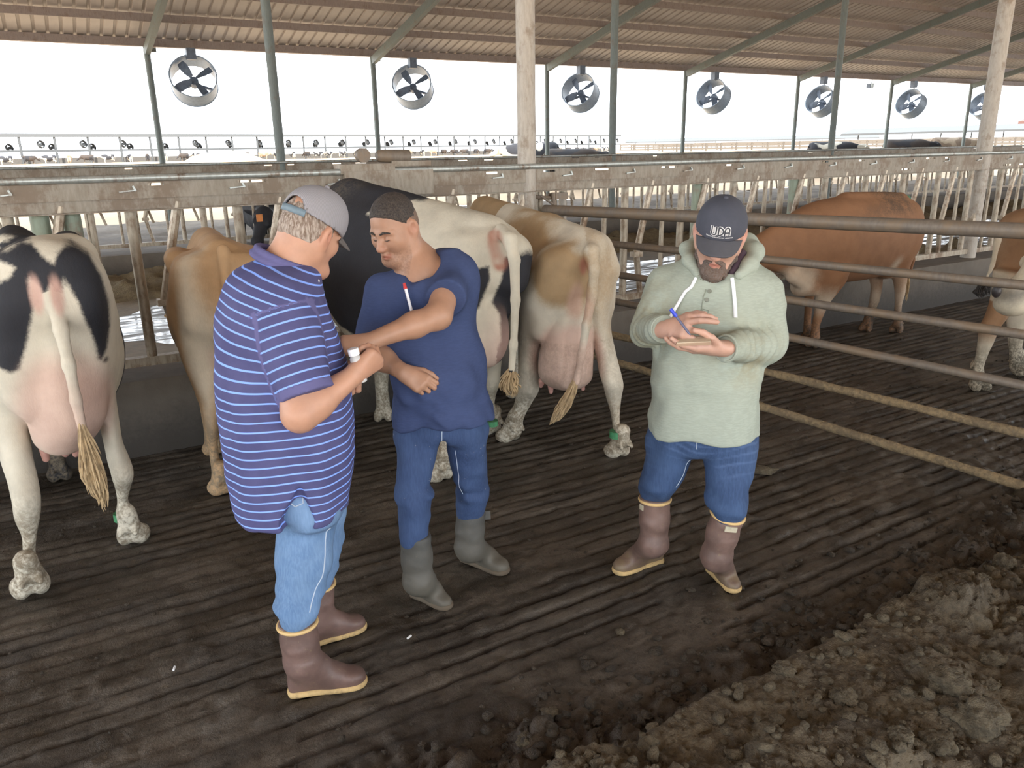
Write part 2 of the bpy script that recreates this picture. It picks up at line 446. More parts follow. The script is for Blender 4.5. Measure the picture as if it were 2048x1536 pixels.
# --- raised bank of dried manure under the photographer
def mound_z(P):
    x, y = P[:, 0], P[:, 1]; Q = np.stack([x, 0*x, 0*x], 1)
    e = 1.655+.035*fbm(Q, 2.2, 3, 61)+.02*vnoise(P, 9, 62)
    t = sstep(y, e+.05, e-.03)
    lump = np.abs(fbm(P, 5.5, 5, 71, .6)); l2 = np.abs(fbm(P, 19, 4, 75, .6)); flat = sstep(vnoise(P, 1.6, 77), -.05, .35)
    h = .105+(.06*np.minimum(lump, .9)+.04*np.minimum(l2, .9))*(1-.75*flat)*sstep(y, e+.02, e-.25)+.01*fbm(P, 40, 2, 79)
    h = h+.05*sstep(fbm(P, 2.6, 3, 81), .15, .7)
    return t*h-.06*(1-t), {'muck': flat}
grid_mesh('ground_bank', np.concatenate([np.arange(-1, .4, .03), np.arange(.4, 5.2, .0115), np.arange(5.2, 9, .05)]), np.concatenate([np.arange(-2.5, .5, .06), np.arange(.5, 1.78, .0115)]), mound_z, M_MOUND)

# --- curb, feed alley, far curb, far cow lane, outside ground
mb = MB().box((-6, YC, -.1), (26, YC+.42, .52)); o = mb.build('wall_feed_curb', M_CURB, origin=(0, YC, 0)); tag(o, kind='structure')
mb = MB().box((-10, YC+.42, -.2), (60, 13.3, .1)); o = mb.build('floor_feed_alley', M_ALLEY, origin=(0, 0, .1)); tag(o, kind='structure')
mb = MB().box((-10, 13.3, -.2), (60, 13.95, .5)); o = mb.build('wall_far_curb', M_CURB, origin=(0, 13.3, 0)); tag(o, kind='structure')
def out_z(P):
    x, y = P[:, 0], P[:, 1]
    z = .62*sstep(y, 26.0, 31.0)+.05*fbm(P, .35, 4, 91)*sstep(y, 14, 17); z = np.where(y < 13.9, -.25, z)
    return z+ .25*vnoise(P, .02, 93)*sstep(y, 60, 120), None
def lane2(P):
    z = .05*fbm(P, .9, 4, 95)+.03*fbm(P, 4, 3, 96); return z, None
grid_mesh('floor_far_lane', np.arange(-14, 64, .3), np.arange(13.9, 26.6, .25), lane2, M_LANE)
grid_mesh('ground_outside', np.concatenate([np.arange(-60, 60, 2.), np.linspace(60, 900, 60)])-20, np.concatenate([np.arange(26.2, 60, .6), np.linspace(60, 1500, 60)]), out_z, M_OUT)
mb = MB().box((-60, -90, -.6), (70, 1.3, -.05)).box((-60, 1.3, -.6), (-5, 26.4, -.05)).box((26, 1.3, -.6), (70, 26.4, -.27)); o = mb.build('ground_behind', M_OUT, origin=(0, 0, -.6)); tag(o, kind='structure')  # unseen soil behind the camera, added so sunlight bounces back in

# --- roof: corrugated panels, purlins, rafters, eave beam, pillars
ceil = mesh_obj('ceiling', *(lambda m: (m.v, m.f))(MB().bar((-14, YR, roofz(YR)-.03), (66, YR, roofz(YR)-.03), .12, .08)), M_PURL, None, False); ceil['kind'] = 'structure'
def panel_mesh(x0, wd, ya, yb):
    m = MB(); prof = []
    nrib = 3; p = wd/nrib
    for r in range(nrib):
        b = x0+r*p; prof += [(b, 0), (b+p*.30, 0), (b+p*.36, .045), (b+p*.54, .045), (b+p*.60, 0)]
    prof.append((x0+wd, 0)); v = []
    for y in (ya, yb):
        for x, dz in prof: v.append((x, y, roofz(y)+.24+dz))
    n = len(prof); m.add(v, [(i, i+n, i+n+1, i+1) for i in range(n-1)])
    return m
pw = .99; X0 = -14; Y_EDGE = YE+.55
pf = panel_mesh(0, pw, YR, Y_EDGE).build('roof_panel', M_ROOF, ceil, origin=(0, 0, 0))
pb = panel_mesh(0, pw, YR, -7.2).build('roof_panel', M_ROOF, ceil, origin=(0, 0, 0))
pf.location.x -= ceil.location.x; 
for k in range(80):
    for src in (pf, pb):
        c = src if k == 0 else src.copy()
        if k: COL.objects.link(c); c.parent = ceil
        c.location = Vector((X0+k*pw, 0, 0))-ceil.location
ys = [YE-.02-1.66*k for k in range(1, 11)]+[YR-1.7*k for k in range(1, 10)]
pur = None
for y in ys:
    z = roofz(y)+.10
    if pur is None:
        m = MB().box((-14, -.035, -.1), (66, .035, .1)); pur = m.build('purlin', M_PURL, ceil, origin=(0, 0, 0)); c = pur
    else: c = pur.copy(); COL.objects.link(c); c.parent = ceil
    c.location = Vector((0, y, z))-ceil.location
m = MB().box((-14, YE-.06, ZE), (66, YE+.06, ZE+.22)).box((-14, YE+.06, ZE), (66, YE+.16, ZE+.03)); m.build('eave_beam', M_PURL, ceil)
m = MB().box((-14, -7.1, ZE), (66, -7.0, ZE+.22)); m.build('eave_beam', M_PURL, ceil)
SK = .6/12.8
for k in range(-2, 9):
    x = EX0+EXS*k
    m = MB().bar((x, YE-.1, ZE-.12), (x+SK*(YE-YR), YR, roofz(YR)-.12), .075, .12); m.build('rafter', M_RAFT, ceil)
    m = MB().bar((x+SK*(YE-YR), YR, roofz(YR)-.12), (x+SK*(YE-YR), -7, ZE-.12), .075, .12); m.build('rafter', M_RAFT, ceil)
    m = MB().add([(x-.01, YE+.1, ZE-.02), (x-.01, YE-.35, ZE-.02), (x-.01, YE-.02, ZE-.36), (x+.01, YE+.1, ZE-.02), (x+.01, YE-.35, ZE-.02), (x+.01, YE-.02, ZE-.36)],
                 [(0, 1, 2), (5, 4, 3), (0, 3, 4, 1), (1, 4, 5, 2), (2, 5, 3, 0)]).obox((x+.16, YE, ZE-.08), (.1, 0, 0), (0, .06, 0), (0, 0, .06)); m.build('gusset_plate', M_RAFT, ceil)
def pillar(x, y, z0, z1, r, mat, lean=(0, 0)):
    m = MB().tube([(x+lean[0], y+lean[1], z0), (x, y, z1)], r, 14)
    o = m.build('pillar', mat, None, True, origin=(x, y, z0)); tag(o, kind='structure'); return o
for k in range(-1, 8): pillar(EX0+EXS*k, YE, -.1, ZE, .09, M_RAFT)
for k in range(-2, 7): pillar(3.47+7.0*k, YF, .4, roofz(YF)-.2, .078, M_RAFT)
p0 = pillar(3.47, YN, .4, roofz(YN)-.2, .077, M_POST)
pillar(10.15, YN, .4, roofz(YN)-.2, .09, M_POST)
pillar(-3.6, YN, .4, roofz(YN)-.2, .077, M_POST); pillar(17.4, YN, .4, roofz(YN)-.2, .08, M_POST)

# --- water lying in the feed alley
t = NT('rippled_water'); t.base((.07, .058, .045)).rough(t.rng(t.noise(2.2, 5, .65, t.co('Object', (.4, 2.2, 1))), .4, .62, .04, .55)); t.set('Specular IOR Level', .9)
t.bump(t.noise(9, 4, .6, t.co('Object', (.5, 1.6, 1))), .22, .012); M_WATER = t.m
def puddle():
    xs = np.arange(-4, 45, .2); ce = 9.5+.12*vnoise(np.stack([xs, 0*xs, 0*xs], 1), .25, 5)
    hw = .8+.4*fbm(np.stack([xs, 0*xs, 0*xs], 1), .8, 4, 8)
    v = []; f = []
    for i, x in enumerate(xs):
        for s in (-1, -.33, .33, 1): v.append((x, ce[i]+s*hw[i]*1.25, .104))
        if i:
            for j in range(3): f.append(((i-1)*4+j, i*4+j, i*4+j+1, (i-1)*4+j+1))
    return v, f
o = mesh_obj('water_puddle', *puddle(), M_WATER, None, True, origin=(4, 8.8, .1)); tag(o, 'shallow strip of water shining on the feed alley floor behind the headlocks', 'puddle')
M_FEED = dirt_mat('old_feed', (.12, .09, .05), (.2, .155, .085), .95, 9, .8)
def feed_z(y0, y1, h, sd):
    def f(P):
        x, y = P[:, 0], P[:, 1]; q = (y-y0)/(y1-y0); e = np.clip(1-np.abs(q*2-1), 0, 1)
        z = .08+h*sstep(e, 0, .7)*(.55+.6*fbm(P, 1.4, 4, sd))+.03*fbm(P, 9, 3, sd+3)*sstep(e, 0, .3); return z, None
    return f
o = grid_mesh('leftover_feed', np.arange(-4, 40, .08), np.arange(11.0, 13.3, .08), feed_z(11.2, 13.6, .22, 101), M_FEED, 'stuff'); tag(o, 'strip of loose brown leftover feed lying along the far curb', 'feed')
o = grid_mesh('leftover_feed', np.arange(7.2, 22, .05), np.arange(5.93, 7.0, .05), lambda P: (feed_z(5.6, 7.0, .5, 131)(P)[0]-.0, None), M_FEED, 'stuff'); tag(o, 'heap of wet brown feed behind the near headlocks on the right', 'feed')
# ================================================================== HEADLOCK FENCES, GATE, FANS, FAR BARN
def headlock(y, x0, x1, label, mats, near):
    mb_beam, mb_bar = mats
    root = empty('headlock_fence', ((x0+x1)/2, y, .52), label, 'fence')
    # top channel with slots: two webs + lips, slots left open
    m = MB(); yb = y
    seg = [x0]; slots = []
    x = x0+.35; rr = random.Random(3 if near else 9)
    while x < x1-.3:
        if rr.random() < .75: slots.append((x, x+rr.uniform(.09, .2), rr.random() < .5))
        x += rr.uniform(.35, .8)
    def web(z0, z1, yy, th, zs, ze, pick):
        "a plate with slots between zs and ze"
        m.box((x0, yy, z0), (x1, yy+th, zs)); m.box((x0, yy, ze), (x1, yy+th, z1)); a = x0
        for s0, s1, low in slots:
            if low != pick: continue
            m.box((a, yy, zs), (s0, yy+th, ze)); a = s1
        m.box((a, yy, zs), (x1, yy+th, ze))
    web(1.69, 1.80, yb-.06, .008, 1.768, 1.784, False)
    m.box((x0, yb-.06, 1.80), (x1, yb+.03, 1.807))
    m.build('top_channel', mb_beam, root)
    m = MB(); web(1.615, 1.69, yb-.045, .008, 1.652, 1.672, True); m.box((x0, yb-.085, 1.612), (x1, yb-.035, 1.62)); m.build('lower_angle', mb_beam, root)
    MB().tube([(x0, yb-.075, 1.818), (x1, yb-.075, 1.818)], .022, 12).build('locking_pipe', M_GALV, root, True)
    MB().box((x0, yb-.035, .575), (x1, yb+.035, .635)).build('bottom_rail', mb_bar, root)
    # little handles on the channel
    x = x0+.3; k = 0
    while near and x < x1:
        MB().bar((x, yb-.075, 1.735), (x+.1, yb-.075, 1.743), .008, .004).bar((x+.1, yb-.075, 1.738), (x+.085, yb-.075, 1.77), .007, .006).build('latch_pin', M_GALV, root)
        x += .68
    # repeating bars
    def proto(name, make, mat):
        o = make().build(name, mat, root, True, origin=(0, 0, 0)); return o
    P = {}
    P['post_tube'] = MB().tube([(0, 0, .6), (0, 0, 1.64)], .034, 10)
    P['side_tube'] = MB().tube([(0, 0, .6), (0, 0, 1.64)], .022, 8)
    P['neck_bar'] = MB().tube([(0, -.02, 1.66), (-.17, -.03, 1.0), (-.155, -.02, .97), (-.08, 0, .6)], [.03, .03, .03, .026], 8).obox((-.165, -.03, 1.0), (.05, 0, 0), (0, .035, 0), (0, 0, .022))
    P['stanchion_bar'] = MB().tube([(0, .03, 1.64), (.2, .03, .93)], .02, 8)
    base = {}
    n = int((x1-x0)/.68); orig = Vector(((x0+x1)/2, y, .52))
    xoff = .43-math.ceil((.43-x0)/.68)*.68+.68
    for i in range(n):
        bx = xoff+i*.68
        if bx > x1-.3: break
        for nm, dx in (('post_tube', 0), ('side_tube', .45), ('neck_bar', .295), ('stanchion_bar', .05)):
            if near and nm == 'stanchion_bar': continue
            if not near and nm == 'neck_bar' and i % 2: continue
            if nm not in base:
                base[nm] = P[nm].build(nm, mb_bar if nm != 'neck_bar' else M_BARL, root, True, origin=(0, 0, 0)); c = base[nm]
            else: c = base[nm].copy(); COL.objects.link(c); c.parent = root
            c.location = Vector((bx+dx, y, 0))
    return root
M_GALV = galv_mat('galvanised_pipe', (.45, .48, .46), (.36, .38, .36), (.2, .14, .09), .3, .4, .5)
M_BARL = galv_mat('pale_worn_tube', (.52, .45, .35), (.4, .33, .25), (.2, .13, .08), .5, .45, .35)
near_f = headlock(YN, -4, 24, 'near row of rusty headlock stanchions on the concrete curb behind the cows', (M_BEAM, M_BAR), True)
far_f = headlock(YF, -6, 44, 'far row of headlock stanchions beyond the shining feed alley', (M_BEAM, M_BAR), False)
# wide green support tubes of the near fence
for px in (140, 75, 1400, 1592):
    q = aty(px, 420, YN)
    MB().tube([(q[0], YN+.05, .55), (q[0], YN+.05, 1.63)], .055, 12).build('support_post', M_GREEN, near_f, True)
# locking mechanism on top of the beam
q = aty(750, 330, YN); xq = q[0]
m = MB().box((xq-.3, YN-.1, 1.80), (xq+.12, YN+.06, 1.87)).box((xq-.28, YN-.12, 1.64), (xq+.42, YN-.07, 1.82)).box((xq+.1, YN-.09, 1.85), (xq+.42, YN+.04, 1.885)); m.build('mechanism_box', M_BEAM, near_f)
MB().tube([(xq+.0, YN-.04, 1.925), (xq+.02, YN-.04, 1.925), (xq+.2, YN-.04, 1.915), (xq+.26, YN-.04, 1.915)], [.03, .045, .055, .05], 16).build('actuator_cylinder', M_RAIL, near_f, True)
MB().tube([(xq-.1, YN-.05, 1.93), (xq-.1, YN+.01, 1.93)], .052, 18).build('pulley', M_RAIL, near_f, True)

# ---- pipe gate standing open on the right
GA, GB = V3(3.60, 5.56), V3(4.66, 1.80)
gd = (GB-GA)/np.linalg.norm(GB-GA); gn = V3(-gd[1], gd[0])
def gate_hit(px, py):
    r = ray(px, py); t = (GA@gn-CC[:2]@gn)/(r[:2]@gn); return CC+r*t
gate = empty('pipe_gate', (*((GA+GB)/2), 0), 'long brown pipe gate swung open to the right of the bearded man', 'gate')
rails = [((1090, 420), (2046, 462), .044), ((1222, 488), (2004, 566), .027), ((1225, 548), (2046, 669), .027), ((1232, 603), (2046, 771), .027), ((1300, 688), (2046, 866), .028), ((1300, 745), (2046, 972), .031)]
t = NT('manure_caked_pipe'); n = t.noise(38, 5, .7); n2 = t.noise(4, 4, .6)
t.base(t.mix(t.rng(t.math('ADD', t.math('MULTIPLY', n, .6), t.math('MULTIPLY', n2, .4)), .4, .6), (.27, .195, .105), (.15, .11, .065))).rough(.9); t.bump(n, .8, .012); M_CAKED = t.m
for i, (a, b, rad) in enumerate(rails):
    A, B = gate_hit(*a), gate_hit(*b)
    if i in (0, 4, 5):
        s = (GA[0]+.02-A[0])/(B[0]-A[0]); A = A+(B-A)*min(0, s) if i else A
    E = B+(B-A)*.13; A0 = A if i == 0 else A-(B-A)*max(0, (A[1]-0-5.5)*0)
    t0 = (5.5-B[1])/(A[1]-B[1]); A1 = B+(A-B)*t0 if i else A
    npt = 40; pts = [A1+(E-A1)*k/npt for k in range(npt+1)]
    if i >= 4:
        pts = [p+V3(0, 0, .004)*vnoise(np.array([p]), 6, i)[0] for p in pts]; rd = [rad*(1+.14*vnoise(np.array([p]), 14, i+5)[0]+.08*vnoise(np.array([p]), 37, i)[0]) for p in pts]
    else: rd = rad
    MB().tube(pts, rd, 14).build('gate_rail', M_CAKED if i >= 4 else M_RAIL, gate, True)
gz0, gz1 = gate_hit(2046, 972)[2], 1.5
MB().tube([(*(GA+gd*.12), .1), (*(GA+gd*.12), 1.5)], .03, 12).build('gate_upright', M_RAIL, gate, True)
E2 = gate_hit(2046, 462)+(gate_hit(2046, 462)-gate_hit(1090, 420))*.13
MB().tube([(E2[0], E2[1], .08), (E2[0], E2[1], 1.5)], .035, 12).build('gate_upright', M_RAIL, gate, True)
# hinge bracket between the gate and the pillar
hp = aty(1120, 395, 5.62)
m = MB().tube([aty(1068, 394, 5.66), aty(1110, 396, 5.62)], .016, 8).tube([aty(1108, 385, 5.6), aty(1108, 432, 5.6)], .024, 10).tube([aty(1082, 392, 5.6), aty(1096, 402, 5.58), aty(1106, 408, 5.58)], .01, 8)
m.obox(aty(1120, 392, 5.6), (.06, 0, 0), (0, .03, 0), (0, 0, .028)); m.build('hinge_bracket', M_RAIL, gate, True)
MB().tube([aty(1127, 388, 5.66), aty(1127, 440, 5.66)], .025, 10).build('hinge_post', M_POST, gate, True)
MB().tube([aty(1096, 389, 5.66), aty(1124, 389, 5.66)], .012, 8).build('hinge_pin', M_RAIL, gate, True)

# ---- barn fans hanging from the far eave
M_FAN = simple('blue_grey_fan_housing', (.30, .37, .46), .5, .2)
M_FANB = simple('fan_motor_grey', (.12, .15, .2), .5, .3)
fans = [(388, 162, 86, 80), (826, 174, 76, 58), (1161, 186, 66, 32), (1427, 193, 58, 14), (1643, 203, 54, 4), (1822, 208, 50, 0), (1968, 212, 46, -4)]
flab = ['big blue-grey barn fan hanging at the far left of the eave, nearest of the row', 'blue-grey barn fan above the crew-cut man, second from the left', 'blue-grey barn fan just right of the tall pale pillar',
        'blue-grey barn fan above the bearded man in the cap', 'blue-grey barn fan left of the small floodlight under the eave', 'blue-grey barn fan right of the small floodlight under the eave', 'blue-grey barn fan half hidden behind the right-hand tall pillar']
for (px, py, dp, yw), lb in zip(fans, flab):
    c = aty(px, py, YE-.05); Rr = .665; a = math.radians(yw); tl = math.radians(24)
    ax = V3(math.cos(a)*math.cos(tl), math.sin(a)*math.cos(tl), -math.sin(tl)); s1 = nrm(np.cross(ax, ZV)); u1 = np.cross(s1, ax)
    L = .62; root = empty('barn_fan', c, lb, 'fan', 'barn fans under the eave')
    m = MB(); n = 36; v = []
    prof = [(-.5, Rr+.02), (-.47, Rr), (.47, Rr), (.5, Rr+.02), (.5, Rr), (.47, Rr-.02), (-.47, Rr-.02), (-.5, Rr)]
    for k in range(n):
        tt = 2*math.pi*k/n; dr = math.cos(tt)*s1+math.sin(tt)*u1
        for (l, r) in prof: v.append(c+ax*l*L+dr*r)
    q = len(prof); m.add(v, [(k*q+j, ((k+1) % n)*q+j, ((k+1) % n)*q+(j+1) % q, k*q+(j+1) % q) for k in range(n) for j in range(q)])
    m.build('housing', M_FAN, root, True)
    MB().tube([c-ax*.02, c+ax*.22, c+ax*.3], [.13, .13, .07], 14).build('motor', M_FANB, root, True)
    b0 = c-ax*.1
    for k in range(4):
        tt = 2*math.pi*(k/4+.09); dr = math.cos(tt)*s1+math.sin(tt)*u1; tn = -math.sin(tt)*s1+math.cos(tt)*u1
        m = MB(); v = []
        for rr_, wd, tw in ((.09, .06, .7), (.3, .12, .55), (.5, .13, .4), (.62, .1, .3)):
            dvec = tn*math.cos(tw)+ax*math.sin(tw); 
            for s in (-1, 1):
                for th in (-.006, .006): v.append(b0+dr*rr_+dvec*wd*s+np.cross(dr, dvec)*th)
        f = []
        for i in range(3):
            o_ = i*4; f += [(o_, o_+2, o_+6, o_+4), (o_+1, o_+5, o_+7, o_+3), (o_, o_+4, o_+5, o_+1), (o_+2, o_+3, o_+7, o_+6)]
        m.add(v, f+[(0, 1, 3, 2), (12, 14, 15, 13)]).build('blade', M_FANB, root)
    for s in (-1, 1): MB().bar(c+ax*.2, c+ax*.2+nrm(s*s1*1-.35*u1)*(Rr-.01), .03, .045, ax).build('motor_strut', M_FANB, root)
    m = MB(); top = c+V3(0, 0, 1)*0+u1*(Rr+.01)-ax*.0; tp = V3(c[0], c[1], ZE-.3)
    m.tube([top, (top+tp)/2+V3(.02, 0, 0), tp], .02, 6).tube([top+V3(.03, 0, .05), tp+V3(.03, 0, 0)], .012, 6); m.build('chain', M_FANB, root)
    m = MB().box((c[0]-.13, YE-.2, ZE-.32), (c[0]+.13, YE+.05, ZE)); m.build('switch_box', M_FANB, root)
# small floodlight
q = aty(1740, 168, YE); m = MB().box((q[0]-.12, q[1]-.12, ZE-.42), (q[0]+.12, q[1]+.1, ZE-.21)); fl = empty('flood_light', (q[0], q[1], ZE-.4), 'small dark floodlight fixed under the eave between two fans', 'lamp')
m.build('lamp_body', M_FANB, fl); MB().tube([(q[0], YE-.1, ZE-.22), (q[0], YE-.1, ZE-.005)], .02, 8).build('bracket', M_FANB, fl)
MB().obox((q[0], q[1]-.14, ZE-.31), (.1, 0, 0), (0, .02, .012), (0, -.02, .1)).build('lens', M_GALV, fl)

# ---- distant feed barn
def fp(px, d, z):   # point in column px at forward depth d, height z
    r = RT*((px-1024)/FPX)+FW; r2 = r[:2]*(d/(r[:2]@HV[:2])); return V3(r2[0], r2[1], z)
A, B = fp(-120, 160, .6), fp(1230, 330, .6); bd = nrm(B-A); bl = np.linalg.norm(B-A); bn = V3(-bd[1], bd[0], 0)
M_FARM = simple('distant_barn_steel', (.055, .06, .065), .8, .1)
M_FARR = simple('distant_barn_roof', (.07, .075, .08), .8, .1)
fb_A = A.copy(); fb = empty('feed_barn', (A+B)/2, 'long open feed barn with fans far off beyond the corral', 'barn')
mid = (A+B)/2
MB().obox(mid+V3(0, 0, 6.15)-bn*0, bd*bl/2, bn*.4, V3(0, 0, .34)).obox(mid+V3(0, 0, 6.4)+bn*7, bd*bl/2, bn*7.3, V3(0, 0, .2)).build('roof', M_FARR, fb)
for zz in (2.9,): MB().bar(A+V3(0, 0, zz), B+V3(0, 0, zz), .15, .24).build('rail', M_FARM, fb)
MB().obox(mid+V3(0, 0, .65)+bn*3, bd*bl/2, bn*.2, V3(0, 0, .7)).build('feed_bunk', simple('bunk_concrete', (.1, .095, .09), .9), fb)
k = 0; sx = 3.0; proto = None
while sx < bl:
    if proto is None: proto = MB().tube([(0, 0, 0), (0, 0, 6)], .26, 6).build('barn_post', M_FARM, fb, origin=(0, 0, 0)); c = proto
    else: c = proto.copy(); COL.objects.link(c); c.parent = fb
    c.location = Vector(A+bd*sx); sx += 7.0
def ff_mesh():
    m = MB(); n = 16; v = []
    for k in range(n):
        t = 2*math.pi*k/n
        for (r, y) in ((.85, -.3), (.85, .3), (.72, .3), (.72, -.3)): v.append((r*math.cos(t), y, r*math.sin(t)))
    m.add(v, [(k*4+j, ((k+1) % n)*4+j, ((k+1) % n)*4+(j+1) % 4, k*4+(j+1) % 4) for k in range(n) for j in range(4)])
    m.box((-.25, -.2, -.25), (.25, .25, .25)).bar((-.75, 0, -.25), (.75, 0, -.25), .06, .1).bar((0, 0, .7), (0, 0, 1.3), .05, .05)
    return m
fproto = None; sx = 2.0; k = 0
while sx < bl:
    row = k % 2; p = A+bd*sx+bn*(1.0 if row == 0 else 9)+V3(0, 0, 4.3 if row == 0 else 3.7)
    if fproto is None: fproto = ff_mesh().build('distant_fan', M_FARM, None, origin=(0, 0, 0)); c = fproto
    else: c = fproto.copy(); COL.objects.link(c)
    c.location = Vector(p); c.rotation_euler = (math.radians(-20), 0, math.atan2(bd[1], bd[0])+.5)
    tag(c, 'tiny dark fan hanging inside the distant feed barn', 'fan', 'fans of the distant feed barn'); sx += 4.4; k += 1
# manure heap
def heap():
    c = fp(505, 72, .5); s = SDF(); s.ell(c+V3(0, 0, -.3), (4.2, 3.2, 2.05), k=.5); s.ell(c+HU*(-3)+V3(0, 0, -.3), (3.5, 2.5, 1.1), k=1); s.ell(c+HU*4+V3(0, 0, -.3), (2.2, 2, .9), k=.6)
    s.disp = lambda P: .16*fbm(P, 1.6, 4, 5); return s
M_HEAP = dirt_mat('dry_manure_heap', (.4, .29, .18), (.52, .39, .26), .95, 1.2, .8)
o = sdf_obj('manure_heap', heap(), .14, M_HEAP, None, origin=fp(505, 72, .5)); tag(o, 'tall pale heap of dry manure in the sunlit corral', 'heap')
o = sdf_obj('manure_heap', SDF().ell(fp(1235, 80, .45), (9, 4, 1.25), k=.5).ell(fp(1380, 84, .45), (5, 4, .9), k=.8), .25, M_HEAP, None, origin=fp(1300, 80, .5)); o.name = 'manure_heap'; tag(o, 'low long heap of dry manure right of the tall pale pillar', 'heap')
# far pens and roofs on the right
M_PEN = simple('far_pen_rail', (.1, .085, .07), .8, .2); M_REDR = simple('far_red_roof', (.12, .06, .05), .8, .1)
for i, (pa, da, pb, db, lab) in enumerate([(1230, 260, 2300, 200, 'pale pipe corral fence far off on the right, nearest of four'), (1250, 330, 2300, 260, 'pale pipe corral fence far off on the right, second of four'), (1290, 420, 2300, 330, 'pale pipe corral fence far off on the right, third of four'), (1300, 560, 2300, 430, 'pale pipe corral fence far off on the right, farthest of four')]):
    a, b = fp(pa, da, .6), fp(pb, db, .6); root = empty('corral_fence', (a+b)/2, lab, 'fence', 'far corral fences')
    for zz in (.7, 1.5, 2.3): MB().bar(a+V3(0, 0, zz), b+V3(0, 0, zz), .15, .2).build('rail', M_PEN, root)
    n = 34; pr = None
    for k in range(n):
        p = a+(b-a)*k/(n-1)
        if pr is None: pr = MB().box((-.22, -.22, 0), (.22, .22, 2.5)).build('fence_post', M_PEN, root, origin=(0, 0, 0)); c = pr
        else: c = pr.copy(); COL.objects.link(c); c.parent = root
        c.location = Vector(p)
for i, (pa, da, pb, db, z, mt, lab) in enumerate([(1640, 420, 2400, 300, 7.8, M_FARR, 'long low grey shade roof far off on the right'), (1960, 300, 2500, 240, 9.6, M_REDR, 'dark red barn roof at the far right horizon'), (1240, 700, 1700, 640, 7.5, M_FARR, 'low grey roof on the horizon behind the bearded man')]):
    a, b = fp(pa, da, 0), fp(pb, db, 0); d = nrm(b-a); nn = V3(-d[1], d[0], 0); mid = (a+b)/2; L = np.linalg.norm(b-a)/2
    root = empty('shade_barn', mid+V3(0, 0, .5), lab, 'barn', 'far shade barns')
    MB().obox(mid+V3(0, 0, z), d*L, nn*6+V3(0, 0, 1.2), V3(0, 0, .45)).build('roof', mt, root)
    n = 12; pr = None
    for k in range(n):
        p = a+(b-a)*(k+.5)/n
        if pr is None: pr = MB().box((-.2, -.2, 0), (.2, .2, z)).build('barn_post', M_FARM, root, origin=(0, 0, 0)); c = pr
        else: c = pr.copy(); COL.objects.link(c); c.parent = root
        c.location = Vector(p)
# ================================================================== COWS
def coat_mat(name, ca, cb, jag=.011, mudc=(.2, .16, .11), fine=.012):
    "ca where patch<0, cb where patch>0; attrs: patch, pink, mud, dark"
    t = NT(name); v = t.co()
    hair = t.noise(90, 3, .6, t.co('Object', (1, 1, .3))); n = t.noise(7, 5, .6); nf = t.noise(55, 4, .75)
    a = t.mix(t.rng(n, .3, .75), ca, tuple(x*.8 for x in ca)); b = t.mix(t.rng(n, .3, .75), cb, tuple(x*.8 for x in cb))
    p = t.math('ADD', t.attr('patch'), t.math('MULTIPLY', t.math('SUBTRACT', nf, .5), jag*2.2))
    c = t.mix(t.rng(p, -fine, fine), a, b)
    c = t.mix(t.attr('pink'), c, t.mix(t.rng(n, .3, .7), (.60, .40, .33), (.52, .33, .27)))
    md = t.math('MULTIPLY', t.attr('mud'), t.rng(t.math('ADD', t.math('MULTIPLY', nf, .6), t.math('MULTIPLY', n, .4)), .38, .6))
    c = t.mix(md, c, mudc)
    c = t.mix(t.attr('raw'), c, (.36, .15, .1))
    t.base(c).rough(.75); t.set('Specular IOR Level', .25); t.bump(hair, .35, .005); return t.m
WHITE, BLACK, TAN = (.64, .59, .48), (.03, .031, .037), (.42, .25, .12)
M_SWITCH = simple('tail_hair', (.5, .36, .2), .8, .4, 30)
M_HOOF = simple('muddy_hoof', (.14, .11, .08), .7, .4, 20)
M_DHOOF = simple('dark_hoof', (.05, .045, .04), .5, .3, 20)
M_BAND = simple('green_leg_band', (.07, .28, .12), .5, .4, 40)
M_TEAT = simple('teat_skin', (.55, .3, .25), .5, .2, 20)

def sight(px, py, D):
    C = J(px, py, D); v = nrm(V3(C[0], C[1], 0)); return C, np.array([v[1], -v[0], 0.0]), v
def rows(s, D, tab, b, k=.04, dd=0, endk=.03, n=2.0, foot=None, cut=None):
    "vertical loft from picture rows (py, xl, xr[, depth shift[, half depth]]), sections square to the line of sight; foot = ground point the last row must reach"
    mx = np.mean([(r[1]+r[2])/2 for r in tab]); my = np.mean([r[0] for r in tab]); C, u, v = sight(mx, my, D+dd); d0 = C@v
    if foot is not None: fd = np.asarray(foot)@v-d0; y0, y1 = tab[0][0], tab[-1][0]
    st = []
    for r in tab:
        py, xl, xr = r[:3]; sh = r[3] if len(r) > 3 else 0; bb = r[4] if len(r) > 4 else b
        if foot is not None: sh = sh+fd*((py-y0)/(y1-y0))**1.0
        q = []
        for px in (xl, xr): rr = ray(px, py); q.append(CC+rr*((d0+sh)/(rr@v)))
        c = (q[0]+q[1])/2; st.append((c[2], c@u, c@v-d0, abs((q[1]-q[0])@u)/2, bb))
    return s.loft(v*d0, (u, v, ZV), st, k=k, endk=endk, n=n, cut=cut)
def px_rad(D): return D/1540*1.06

